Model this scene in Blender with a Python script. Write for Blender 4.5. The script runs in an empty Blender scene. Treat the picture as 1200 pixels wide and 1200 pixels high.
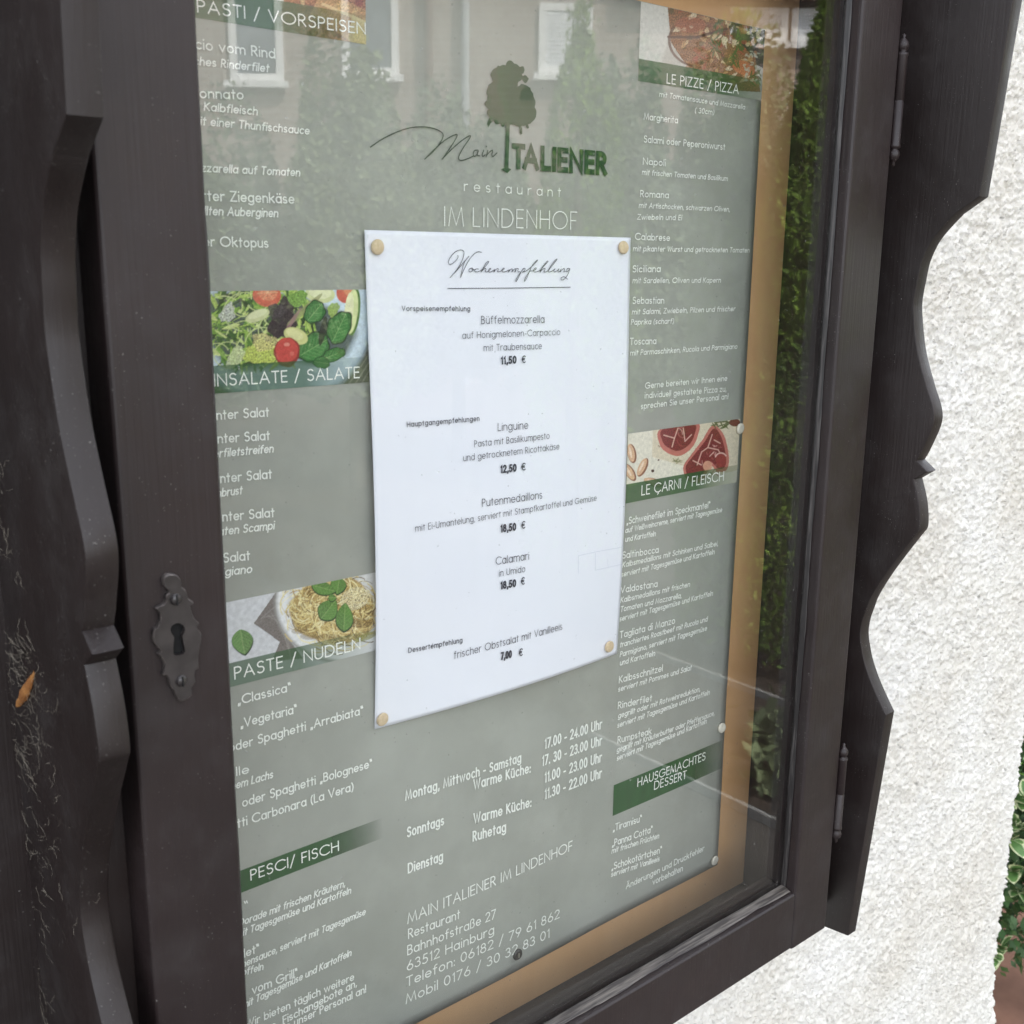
import bpy, bmesh, math, random
import numpy as np
from mathutils import Vector, Matrix
from mathutils.geometry import tessellate_polygon
R=math.radians
S=bpy.context.scene
# ---------------------------------------------------------------- camera
cd=bpy.data.cameras.new('camera'); cam=bpy.data.objects.new('camera',cd); S.collection.objects.link(cam); S.camera=cam
cd.sensor_width=36; cd.lens=36*1274.85/1200; cd.clip_start=.01; cd.clip_end=400
_r=Vector((.76491696,-.64405523,.00974126)); _d=Vector((-.13817855,-.17884233,-.97412633)); _f=Vector((.62913331,.74377972,-.22579415))
M=Matrix((_r,-_d,-_f)).transposed().to_4x4(); M.translation=Vector((0,-.528,1.55)); cam.matrix_world=M
cd.dof.use_dof=True; cd.dof.focus_distance=.80; cd.dof.aperture_fstop=20
# ---------------------------------------------------------------- sky and sun
SUN_EL,SUN_AZ=R(46),Vector((.16,1,0)).normalized()
W=bpy.data.worlds.new('World'); S.world=W; W.use_nodes=True
nt=W.node_tree; bg=nt.nodes['Background']; sk=nt.nodes.new('ShaderNodeTexSky'); sk.sky_type='NISHITA'; sk.sun_disc=False
sk.sun_elevation=SUN_EL; sk.sun_rotation=math.atan2(SUN_AZ.x,SUN_AZ.y); sk.air_density=1.0; sk.dust_density=2.5; sk.ozone_density=1.0
hs_=nt.nodes.new('ShaderNodeHueSaturation'); hs_.inputs['Saturation'].default_value=.26; nt.links.new(sk.outputs[0],hs_.inputs['Color']); nt.links.new(hs_.outputs[0],bg.inputs[0]); bg.inputs[1].default_value=.14
sl=bpy.data.lights.new('sun','SUN'); so=bpy.data.objects.new('sun',sl); S.collection.objects.link(so)
sl.energy=2.0; sl.angle=R(.6); sl.color=(1,.95,.88)
sd=Vector((SUN_AZ.x*math.cos(SUN_EL),SUN_AZ.y*math.cos(SUN_EL),math.sin(SUN_EL))); so.rotation_euler=sd.to_track_quat('Z','Y').to_euler()
S.view_settings.view_transform='Standard'; S.view_settings.look='None'; S.view_settings.gamma=1; S.view_settings.exposure=2.62
S.view_settings.use_curve_mapping=False
S.cycles.max_bounces=10; S.cycles.transparent_max_bounces=16
GLASS_Y=-.068
rnd=random.Random(5); rng=np.random.default_rng(7)
# ---------------------------------------------------------------- helpers
def link(o,parent=None):
    S.collection.objects.link(o)
    if parent is not None: o.parent=parent
    return o
def tag(o,label=None,cat=None,group=None,kind=None):
    if label:o['label']=label
    if cat:o['category']=cat
    if group:o['group']=group
    if kind:o['kind']=kind
    return o
def thing(name,label,cat,loc=(0,0,0),rz=0,group=None):
    o=bpy.data.objects.new(name,None); link(o); o.location=loc; o.rotation_euler=(0,0,rz); o.empty_display_size=.05
    return tag(o,label,cat,group)
def meshobj(name,verts,faces,mats,parent=None,smooth=False,mi=None):
    me=bpy.data.meshes.new(name); me.from_pydata([tuple(v) for v in verts],[],[tuple(f) for f in faces])
    for m in (mats if isinstance(mats,(list,tuple)) else [mats]): me.materials.append(m)
    if mi is not None: me.polygons.foreach_set('material_index',mi)
    if smooth: me.polygons.foreach_set('use_smooth',[True]*len(me.polygons))
    me.update()
    return link(bpy.data.objects.new(name,me),parent)
def bmobj(name,bm,mats,parent=None,smooth=False):
    me=bpy.data.meshes.new(name); bmesh.ops.recalc_face_normals(bm,faces=bm.faces); bm.to_mesh(me); bm.free()
    for m in (mats if isinstance(mats,(list,tuple)) else [mats]): me.materials.append(m)
    if smooth: me.polygons.foreach_set('use_smooth',[True]*len(me.polygons))
    return link(bpy.data.objects.new(name,me),parent)
def box(bm,x0,x1,y0,y1,z0,z1,bev=0,seg=2,mi=0):
    r=bmesh.ops.create_cube(bm,size=1)
    vs=r['verts']
    for v in vs: v.co=Vector(((x0+x1)/2+v.co.x*(x1-x0),(y0+y1)/2+v.co.y*(y1-y0),(z0+z1)/2+v.co.z*(z1-z0)))
    fs=set(f for v in vs for f in v.link_faces)
    for f in fs:f.material_index=mi
    if bev: bmesh.ops.bevel(bm,geom=list(set(e for v in vs for e in v.link_edges)),offset=bev,segments=seg,affect='EDGES',profile=.5)
def boxobj(name,b,mat,parent=None,bev=.0015,seg=2):
    bm=bmesh.new(); box(bm,*b,bev=bev,seg=seg); return bmobj(name,bm,mat,parent)
def lathe(bm,prof,org,axis='z',n=20):
    # prof: (r,h) pairs, revolved about axis through org
    rings=[]
    for r,h in prof:
        ring=[]
        for i in range(n):
            a=2*math.pi*i/n; c,s=r*math.cos(a),r*math.sin(a)
            p=(c,s,h) if axis=='z' else (c,-h,s) if axis=='y' else (h,c,s)
            ring.append(bm.verts.new(Vector(p)+Vector(org)))
        rings.append(ring)
    for a,b in zip(rings,rings[1:]):
        for i in range(n): bm.faces.new((a[i],a[(i+1)%n],b[(i+1)%n],b[i]))
    bm.faces.new(rings[0]); bm.faces.new(rings[-1])
def extrude_poly(bm,pts,n,depth,bev=0,seg=2):
    # pts: 3D outline; n: unit direction; solid from pts to pts+n*depth
    n=Vector(n); a=[bm.verts.new(Vector(p)) for p in pts]; f=bm.faces.new(a)
    r=bmesh.ops.extrude_face_region(bm,geom=[f]); vs=[g for g in r['geom'] if isinstance(g,bmesh.types.BMVert)]
    bmesh.ops.translate(bm,verts=vs,vec=n*depth)
    if bev:
        bm.edges.ensure_lookup_table()
        es=[e for e in bm.edges if abs((e.verts[0].co-e.verts[1].co).normalized().dot(n))<.5]
        bmesh.ops.bevel(bm,geom=es,offset=bev,segments=seg,affect='EDGES',profile=.5)
def catmull(p,n=6,closed=False):
    p=[np.array(q,float) for q in p]
    if len(p)<3: return [tuple(q) for q in p]
    out=[]; N=len(p); rg=range(N if closed else N-1)
    for i in rg:
        a=p[i-1] if (closed or i>0) else 2*p[0]-p[1]; b=p[i]; c=p[(i+1)%N]; d=p[(i+2)%N] if (closed or i+2<N) else 2*p[-1]-p[-2]
        for k in range(n):
            t=k/n; out.append(tuple(.5*((2*b)+(-a+c)*t+(2*a-5*b+4*c-d)*t*t+(-a+3*b-3*c+d)*t**3)))
    if not closed: out.append(tuple(p[-1]))
    return out
# ---------------------------------------------------------------- materials
def mat(name):
    m=bpy.data.materials.new(name); m.use_nodes=True; n=m.node_tree; return m,n,n.nodes['Principled BSDF'],n.nodes.new('ShaderNodeTexCoord')
def noise(n,vec,scale,detail=4,rough=.55,sx=(1,1,1)):
    mp=n.nodes.new('ShaderNodeMapping'); mp.inputs['Scale'].default_value=sx; n.links.new(vec,mp.inputs[0])
    t=n.nodes.new('ShaderNodeTexNoise'); t.inputs['Scale'].default_value=scale; t.inputs['Detail'].default_value=detail; t.inputs['Roughness'].default_value=rough
    n.links.new(mp.outputs[0],t.inputs[0]); return t.outputs[0]
def ramp(n,fac,stops):
    r=n.nodes.new('ShaderNodeValToRGB'); e=r.color_ramp.elements
    while len(e)<len(stops): e.new(.5)
    for k,(p,c) in enumerate(stops): e[k].position=p; e[k].color=(*c,1) if len(c)==3 else c
    n.links.new(fac,r.inputs[0]); return r.outputs[0]
def mixc(n,f,a,b,mode='MIX'):
    m=n.nodes.new('ShaderNodeMix'); m.data_type='RGBA'; m.blend_type=mode
    for s,v in ((m.inputs[0],f),(m.inputs[6],a),(m.inputs[7],b)):
        if isinstance(v,(int,float)): s.default_value=v
        elif isinstance(v,tuple): s.default_value=(*v,1)
        else: n.links.new(v,s)
    return m.outputs[2]
def bump(n,p,h,strength,dist):
    b=n.nodes.new('ShaderNodeBump'); b.inputs['Strength'].default_value=strength; b.inputs['Distance'].default_value=dist
    n.links.new(h,b.inputs['Height']); n.links.new(b.outputs[0],p.inputs['Normal']); return b
def simple(name,c1,c2=None,scale=20,rough=.6,sx=(1,1,1),bs=0,bd=.001,spec=.5,lo=.35,hi=.65):
    m,n,p,t=mat(name); p.inputs['Roughness'].default_value=rough; p.inputs['Specular IOR Level'].default_value=spec
    f=noise(n,t.outputs['Object'],scale,sx=sx)
    n.links.new(ramp(n,f,[(lo,c1),(hi,c2 or c1)]),p.inputs['Base Color'])
    if bs: bump(n,p,f,bs,bd)
    return m
def wood_paint(name,c1,c2,rough=.48,dust=.5,gs=(60,60,1.5)):
    m,n,p,t=mat(name); O=t.outputs['Object']
    big=noise(n,O,7,3); grain=noise(n,O,9,5,sx=gs)
    c=ramp(n,big,[(.3,c1),(.7,c2)])
    # dust specks and lint stuck to the paint
    sp=noise(n,O,900,1); sp2=noise(n,O,55,2)
    s1=ramp(n,sp,[(.70,(0,0,0)),(.78,(1,1,1))]); s2=ramp(n,sp2,[(.45,(0,0,0)),(.7,(1,1,1))])
    mk=mixc(n,1.0,s1,s2,'MULTIPLY')
    ml=n.nodes.new('ShaderNodeMath'); ml.operation='MULTIPLY'; ml.inputs[1].default_value=dust; n.links.new(mk,ml.inputs[0])
    film=noise(n,O,24,6,.7); fr=ramp(n,film,[(.5,(0,0,0)),(.8,(.22,.22,.22))])
    c=mixc(n,fr,c,(.07,.064,.062)); c=mixc(n,ml.outputs[0],c,(.5,.48,.45))
    n.links.new(c,p.inputs['Base Color'])
    n.links.new(ramp(n,film,[(.3,(rough-.1,)*3),(.7,(rough+.14,)*3)]),p.inputs['Roughness'])
    bump(n,p,grain,.2,.0012)
    return m
M_WOOD=wood_paint('dark_brown_paint',(.0155,.0095,.0095),(.0255,.0160,.0160))
M_WING=wood_paint('dark_brown_wing_paint',(.0125,.0080,.0072),(.0215,.0140,.0130),rough=.5,dust=.6)
M_IN=wood_paint('dark_inner_wood',(.016,.010,.009),(.026,.016,.014),dust=.25)
M_IRON=simple('painted_iron',(.022,.018,.018),(.04,.034,.033),140,.34,bs=.3,bd=.0004,spec=.7)
M_IRONHL=simple('iron_edge_highlight',(.05,.042,.04),(.14,.12,.11),350,.4,bs=.2,bd=.0003)  # paler iron: highlights on the keyhole plate's rim, painted into the colour
M_BLACK=simple('black_void',(.004,.004,.004),None,5,.9)
M_BOARD=simple('tan_pinboard',(.66,.365,.165),(.76,.455,.23),11,.7,bs=.15,bd=.0005,sx=(1,1,.35))
M_PIN=simple('pale_wood_pin',(.62,.47,.30),(.74,.58,.4),400,.5)
M_PINW=simple('cream_pin',(.74,.68,.58),(.82,.76,.66),300,.45)
M_BPIN=simple('black_pin',(.02,.018,.016),(.04,.036,.03),200,.35)
M_BEAD=simple('weathered_putty',(.035,.028,.025),(.22,.195,.17),520,.5,bs=.3,bd=.0004,sx=(.05,1,1.4),lo=.42,hi=.78)
M_BEADV=simple('dark_putty',(.012,.01,.01),(.10,.09,.085),420,.45,bs=.4,bd=.0005,sx=(1,1,.05),lo=.5,hi=.75)
def sheet_mat(name,a,b,sc,c3=None,rough=.45):
    m,n,p,t=mat(name); O=t.outputs['Object']; f=noise(n,O,sc,6,.6)
    c=ramp(n,f,[(.3,a),(.7,b)])
    if c3:
        g=noise(n,O,sc*3.1,5,.6); c=mixc(n,ramp(n,g,[(.45,(0,0,0)),(.8,(.6,.6,.6))]),c,c3)
    n.links.new(c,p.inputs['Base Color']); p.inputs['Roughness'].default_value=rough; p.inputs['Specular IOR Level'].default_value=.35
    return m
M_POSTER=sheet_mat('poster_grey_print',(.29,.294,.262),(.36,.364,.33),7,(.43,.434,.395))
M_PAPER=sheet_mat('white_paper',(.84,.84,.93),(.87,.872,.945),9)
M_WHITE=simple('white_print',(.86,.87,.82),(.92,.92,.88),50,.5)
M_INK=simple('dark_ink',(.02,.02,.035),(.04,.04,.06),80,.6)
M_INKL=simple('faint_ink',(.60,.62,.72),(.66,.68,.77),80,.6)
M_LOGO=simple('green_logo_print',(.006,.045,.010),(.011,.065,.016),60,.5)
M_PEN=simple('dark_green_line_print',(.03,.045,.032),(.05,.065,.045),60,.5)
def tree_print():
    m,n,p,t=mat('green_tree_print'); O=t.outputs['Object']; f=noise(n,O,28,5,.6,sx=(1,1,.8))
    sx=n.nodes.new('ShaderNodeSeparateXYZ'); n.links.new(O,sx.inputs[0])
    mr=n.nodes.new('ShaderNodeMapRange'); mr.inputs[1].default_value=.428; mr.inputs[2].default_value=.448; n.links.new(sx.outputs[0],mr.inputs[0])
    ad=n.nodes.new('ShaderNodeMath'); ad.operation='ADD'; n.links.new(mr.outputs[0],ad.inputs[0])
    mu=n.nodes.new('ShaderNodeMath'); mu.operation='MULTIPLY_ADD'; mu.inputs[1].default_value=3; mu.inputs[2].default_value=-1.5; n.links.new(f,mu.inputs[0]); n.links.new(mu.outputs[0],ad.inputs[1])
    c=ramp(n,ad.outputs[0],[(.05,(.03,.06,.022)),(.3,(.012,.065,.014)),(.7,(.005,.05,.010))])
    n.links.new(c,p.inputs['Base Color']); p.inputs['Roughness'].default_value=.5; return m
M_TREE=tree_print()
def vcol(name,rough=.45,alpha=False):
    m,n,p,t=mat(name); a=n.nodes.new('ShaderNodeVertexColor'); a.layer_name='Col'
    n.links.new(a.outputs[0],p.inputs['Base Color']); p.inputs['Roughness'].default_value=rough; p.inputs['Specular IOR Level'].default_value=.35
    if alpha: n.links.new(a.outputs[1],p.inputs['Alpha'])
    return m
M_PIC=vcol('printed_picture'); M_BAN=vcol('printed_banner',alpha=True)
def glass():
    m=bpy.data.materials.new('window_glass'); m.use_nodes=True; n=m.node_tree; n.nodes.clear()
    N=n.nodes.new; L=n.links.new
    out=N('ShaderNodeOutputMaterial'); tr=N('ShaderNodeBsdfTransparent'); tr.inputs[0].default_value=(.975,.985,.975,1)
    gl=N('ShaderNodeBsdfGlossy'); gl.inputs['Roughness'].default_value=.0; df=N('ShaderNodeBsdfDiffuse'); df.inputs[0].default_value=(.6,.6,.58,1)
    g=N('ShaderNodeNewGeometry'); dot=N('ShaderNodeVectorMath'); dot.operation='DOT_PRODUCT'; L(g.outputs['Normal'],dot.inputs[0]); L(g.outputs['Incoming'],dot.inputs[1])
    ab=N('ShaderNodeMath'); ab.operation='ABSOLUTE'; L(dot.outputs['Value'],ab.inputs[0])
    om=N('ShaderNodeMath'); om.operation='SUBTRACT'; om.inputs[0].default_value=1; L(ab.outputs[0],om.inputs[1])
    pw=N('ShaderNodeMath'); pw.operation='POWER'; pw.inputs[1].default_value=5; L(om.outputs[0],pw.inputs[0])
    ma=N('ShaderNodeMath'); ma.operation='MULTIPLY_ADD'; ma.inputs[1].default_value=.95; ma.inputs[2].default_value=.044; L(pw.outputs[0],ma.inputs[0])
    m1=N('ShaderNodeMixShader'); L(ma.outputs[0],m1.inputs[0]); L(tr.outputs[0],m1.inputs[1]); L(gl.outputs[0],m1.inputs[2])
    tc=N('ShaderNodeTexCoord')
    f1=noise(n,tc.outputs['Object'],5,6,.65); f2=noise(n,tc.outputs['Object'],16,3,.5,sx=(3,1,.12)); f3=noise(n,tc.outputs['Object'],420,1)
    a=ramp(n,f1,[(.45,(.002,)*3),(.75,(.012,)*3)]); b=ramp(n,f2,[(.55,(0,0,0)),(.8,(.012,)*3)]); c=ramp(n,f3,[(.785,(0,0,0)),(.81,(.3,)*3)])
    s=mixc(n,1.0,mixc(n,1.0,a,b,'ADD'),c,'ADD')
    m2=N('ShaderNodeMixShader'); L(s,m2.inputs[0]); L(m1.outputs[0],m2.inputs[1]); L(df.outputs[0],m2.inputs[2]); L(m2.outputs[0],out.inputs[0])
    return m
M_GLASS=glass()
def stucco():
    m,n,p,t=mat('white_roughcast'); O=t.outputs['Object']
    f=noise(n,O,150,6,.72,sx=(1,1,1.5)); g=noise(n,O,6,5,.6); h=noise(n,O,38,4,.6)
    c=ramp(n,g,[(.3,(.71,.665,.59)),(.5,(.79,.76,.70)),(.65,(.83,.805,.76))])
    c=mixc(n,ramp(n,f,[(.59,(0,0,0)),(.69,(.8,.8,.8))]),c,(.33,.30,.26))
    c=mixc(n,ramp(n,h,[(.70,(0,0,0)),(.78,(.6,.6,.6))]),c,(.34,.31,.26))
    n.links.new(c,p.inputs['Base Color']); p.inputs['Roughness'].default_value=.9; p.inputs['Specular IOR Level'].default_value=.15
    bump(n,p,f,.5,.0022); return m
M_STUC=stucco()
# ---------------------------------------------------------------- stroke alphabet (geometric sans)
def AR(cx,cy,rx,ry,a0,a1,n=None):
    n=n or max(3,int(abs(a1-a0)/20)); return [(cx+rx*math.cos(R(a0+(a1-a0)*i/n)),cy+ry*math.sin(R(a0+(a1-a0)*i/n))) for i in range(n+1)]
_gc={}
def glyph(c,X):
    k=(c,X)
    if k in _gc:return _gc[k]
    r=X/2; b=.405*X; w=2*b; O=lambda cx=b:AR(cx,r,b,r,0,360)
    base={'Ä':'A','Ö':'O','Ü':'U','ä':'a','ö':'o','ü':'u'}
    if c in base:
        s,ww=glyph(base[c],X); y=1.2 if c.isupper() else .93; m=ww/2
        g=(s+[[(m-.13,y-.02),(m-.13,y+.02)],[(m+.13,y-.02),(m+.13,y+.02)]],ww); _gc[k]=g; return g
    n=.44*X*1.0; aw=.70*X
    arch=lambda x0,ww:[(x0,0),(x0,X-ww/2*1.0)] and (AR(x0+ww/2,X-ww/2*1.05,ww/2,ww/2*1.05,180,0)+[(x0+ww,0)])
    G={
    'a':([O(),[(w,X),(w,0)]],w),'b':([[(0,1),(0,0)],AR(b,r,b,r,0,360)],w),'c':([AR(b*1.05,r,b,r,48,312)],w*.86),'d':([O(),[(w,1),(w,0)]],w),
    'e':([[(w*.02,r)]+[(w*.98,r)]+AR(b,r,b,r,8,318)],w*.97),'f':([AR(.30,.84,.17,.16,80,180)+[(.13,0)],[(0,X),(.30,X)]],.32),
    'g':([O(),[(w,X),(w,-.1)]+AR(b,-.1,b,.17,0,-150)],w),'h':([[(0,1),(0,0)],arch(0,aw)],aw),'i':([[(0,X*.97),(0,0)],[(0,.965),(0,.975)]],.0),
    'j':([[(.08,X),(.08,-.16),(0,-.26)],[(.08,.965),(.08,.975)]],.08),'k':([[(0,1),(0,0)],[(.42,X),(.03,.33)],[(.13,.42),(.46,0)]],.46),'l':([[(0,1),(0,0)]],.0),
    'm':([[(0,X),(0,0)],arch(0,aw*.92),arch(aw*.92,aw*.92)],aw*1.84),'n':([[(0,X),(0,0)],arch(0,aw)],aw),'o':([O()],w),
    'p':([[(0,X),(0,-.3)],AR(b,r,b,r,0,360)],w),'q':([O(),[(w,X),(w,-.3)]],w),'r':([[(0,X),(0,0)],AR(.24,X-.25,.24,.25,180,75)],.3),
    's':([AR(.17,X*.74,.16,X*.26,40,255)[:]+AR(.19,X*.25,.18,X*.25,85,-140)],.38),'t':([[(.13,.92),(.13,0)],[(0,X),(.28,X)]],.28),
    'u':([[(0,X)]+AR(aw/2,aw/2*1.05,aw/2,aw/2*1.05,180,360),[(aw,X),(aw,0)]],aw),'v':([[(0,X),(.25,0),(.5,X)]],.5),'w':([[(0,X),(.2,0),(.4,X),(.6,0),(.8,X)]],.8),
    'x':([[(0,X),(.45,0)],[(.45,X),(0,0)]],.45),'y':([[(0,X),(.26,0)],[(.52,X),(.13,-.3)]],.52),'z':([[(0,X),(.42,X),(0,0),(.44,0)]],.44),
    'ß':([[(0,0),(0,.75)]+AR(.2,.77,.2,.23,180,-60)+AR(.22,.28,.22,.28,80,-110)],.46),
    'A':([[(0,0),(.36,1),(.72,0)],[(.13,.34),(.59,.34)]],.72),'B':([[(0,0),(0,1)]+[(.22,1)]+AR(.22,.77,.22,.23,80,-80)+[(0,.53)],[(.22,.53)]+AR(.25,.265,.25,.265,80,-90)+[(0,0)]],.5),
    'C':([AR(.5,.5,.5,.5,45,315)],.84),'D':([[(0,0),(0,1),(.25,1)]+AR(.25,.5,.45,.5,80,-80)+[(.25,0),(0,0)]],.70),'E':([[(.42,1),(0,1),(0,0),(.42,0)],[(0,.52),(.38,.52)]],.42),
    'F':([[(.42,1),(0,1),(0,0)],[(0,.5),(.36,.5)]],.42),'G':([AR(.5,.5,.5,.5,45,330)+[(.97,.46),(.55,.46)]],.97),'H':([[(0,0),(0,1)],[(.62,0),(.62,1)],[(0,.52),(.62,.52)]],.62),
    'I':([[(0,0),(0,1)]],0.),'J':([[(.25,1),(.25,.2)]+AR(.1,.18,.15,.18,0,-100)],.25),'K':([[(0,0),(0,1)],[(.5,1),(.03,.5)],[(.1,.56),(.55,0)]],.55),'L':([[(0,1),(0,0),(.4,0)]],.4),
    'M':([[(0,0),(.13,1),(.43,.05),(.73,1),(.86,0)]],.86),'N':([[(0,0),(0,1),(.64,0),(.64,1)]],.64),'O':([AR(.5,.5,.5,.5,0,360)],1.),
    'P':([[(0,0),(0,1),(.2,1)]+AR(.2,.74,.26,.26,80,-80)+[(0,.48)]],.46),'Q':([AR(.5,.5,.5,.5,0,360),[(.6,.3),(.95,-.05)]],1.),
    'R':([[(0,0),(0,1),(.2,1)]+AR(.2,.74,.25,.26,80,-80)+[(0,.48)],[(.2,.48),(.5,0)]],.5),'S':([AR(.27,.76,.23,.24,35,250)+AR(.25,.27,.25,.27,75,-145)],.5),
    'T':([[(.26,0),(.26,1)],[(0,1),(.52,1)]],.52),'U':([[(0,1)]+AR(.3,.3,.3,.3,180,360)+[(.6,1)]],.6),'V':([[(0,1),(.34,0),(.68,1)]],.68),
    'W':([[(0,1),(.25,0),(.48,.95),(.71,0),(.96,1)]],.96),'Z':([[(0,1),(.56,1),(0,0),(.58,0)]],.58),
    '0':([AR(.26,.5,.26,.5,0,360)],.52),'1':([[(.05,.82),(.18,1),(.18,0)]],.2),'2':([AR(.25,.74,.24,.26,165,-35)+[(0,0),(.5,0)]],.5),
    '3':([AR(.22,.76,.2,.24,150,-90)+AR(.22,.27,.25,.27,90,-150)],.47),'4':([[(.38,0),(.38,1),(0,.26),(.52,.26)]],.52),'5':([[(.44,1),(.14,1),(.08,.55)]+AR(.22,.3,.26,.3,110,-140)],.48),
    '6':([AR(.27,.29,.26,.29,0,360),[(.07,.42),(.34,1)]],.54),'7':([[(0,1),(.48,1),(.12,0)]],.48),'8':([AR(.24,.76,.2,.24,0,360),AR(.24,.27,.25,.27,0,360)],.5),
    '9':([AR(.27,.71,.26,.29,0,360),[(.47,.58),(.2,0)]],.54),'.':([[(0,.0),(0,.05)]],0.),',':([[(.05,.06),(0,-.14)]],.03),':':([[(0,.0),(0,.05)],[(0,.5),(0,.55)]],0.),
    '-':([[(0,.36),(.26,.36)]],.26),'/':([[(0,-.12),(.38,1.08)]],.38),'(':([AR(.30,.42,.30,.62,118,242)],.16),')':([AR(-.12,.42,.30,.62,62,-62)],.18),'!':([[(0,1),(0,.28)],[(0,0),(0,.05)]],0.),
    '„':([[(.05,.08),(0,-.14)],[(.2,.08),(.15,-.14)]],.2),'“':([[(.05,.76),(0,1)],[(.2,.76),(.15,1)]],.2),'&':([AR(.2,.78,.15,.2,-60,240)+[(.5,0)],AR(.22,.25,.2,.25,120,340)],.52),
    '€':([AR(.42,.5,.34,.5,50,310),[(0,.6),(.5,.6)],[(0,.42),(.46,.42)]],.62)}
    G['Ç']=(G['C'][0]+[[(.52,0),(.56,-.12),(.45,-.2)]],.84)
    g=G[c]; _gc[k]=g; return g
STY={ # x-height, weight, slant, gap, space
 'r':(.64,.13,0,.23,.42),'i':(.66,.145,.16,.24,.42),'l':(.64,.105,0,.23,.42),'cb':(.68,.145,0,.32,.50),'B':(.7,.225,0,.31,.4),'g':(.72,.08,0,.25,.46),
 'gb':(.70,.13,0,.32,.3),'h':(.7,.21,0,.34,.3),'sp':(.66,.085,0,.62,.5),'lc':(.64,.055,0,.24,.34)}
def ribbon(V,F,pts,hw,fn,lift,ext=True,taper=0):
    P=[np.array(p,float) for p in pts]
    closed=len(P)>3 and np.linalg.norm(P[0]-P[-1])<1e-9
    if closed: P=P[:-1]
    N=len(P)
    if N<2:return
    if ext and not closed:
        a=P[0]-P[1]; b=P[-1]-P[-2]; P[0]=P[0]+a/(np.linalg.norm(a)+1e-12)*hw; P[-1]=P[-1]+b/(np.linalg.norm(b)+1e-12)*hw
    base=len(V)
    for i in range(N):
        if closed: a,b,c=P[i-1],P[i],P[(i+1)%N]
        else: a,b,c=P[max(i-1,0)],P[i],P[min(i+1,N-1)]
        d1=b-a; d2=c-b; l1=np.linalg.norm(d1); l2=np.linalg.norm(d2)
        if l1<1e-9:d1=d2;l1=l2
        if l2<1e-9:d2=d1;l2=l1
        if l1<1e-9: d1=d2=np.array([1.,0]);l1=l2=1
        n1=np.array([-d1[1],d1[0]])/l1; n2=np.array([-d2[1],d2[0]])/l2; m=n1+n2; lm=np.linalg.norm(m)
        if lm<.3: m=n1; sc=1
        else: m=m/lm; sc=min(1/max(m@n1,.3),1.9)
        h=hw*sc
        if taper and not closed: h*=.55+.45*math.sin(math.pi*(i+.5)/N)
        for s in (1,-1):
            q=b+m*h*s; V.append((q[0],fn(q[0],q[1])-lift,q[1]))
    for i in range(N if closed else N-1):
        a=base+2*i; b=base+2*((i+1)%N); F.append((a,a+1,b+1,b))
def textline(row,fn,clipx=None):
    pre,s,x0,z0,x1,z1,cap,st=row; X,wt,sl,gap,sp=STY[st]
    x0,z0,x1,z1,cap=x0/1e3,z0/1e3,x1/1e3,z1/1e3,cap/1e3
    def lay(t):
        x=0;o=[]
        for ch in t:
            if ch==' ': x+=sp; continue
            g,w=glyph(ch,X)
            if ch=='A' and o and t[t.index(ch)-1]=='T': x-=.22
            o.append((x,g)); x+=w+gap
        return o,x-gap
    hw=wt*cap/2; items,W_=lay(s); 
    if W_<=.01: W_=.1
    sx=(x1-x0-2*hw)/W_ if W_>.15 else cap
    off=0.
    if pre:
        it2,Wp=lay(pre); Wp+=gap+(sp if pre[-1]==' ' else 0); items=[(a-Wp,g) for a,g in it2]+items
    V=[];F=[]
    for gi,(ox,g) in enumerate(items):
        for k,st_ in enumerate(g):
            pts=[]
            for (px,py) in st_:
                y=py*(1-wt)*cap+hw if py>=0 else hw+py*cap
                gx=x0+hw+(ox+px)*sx+sl*y
                t=(gx-x0)/(x1-x0); pts.append((gx,z0+(z1-z0)*t+y))
            if clipx and min(p[0] for p in pts)<clipx: continue
            ribbon(V,F,pts,hw,fn,.0007+.00003*k)
    return V,F
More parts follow.
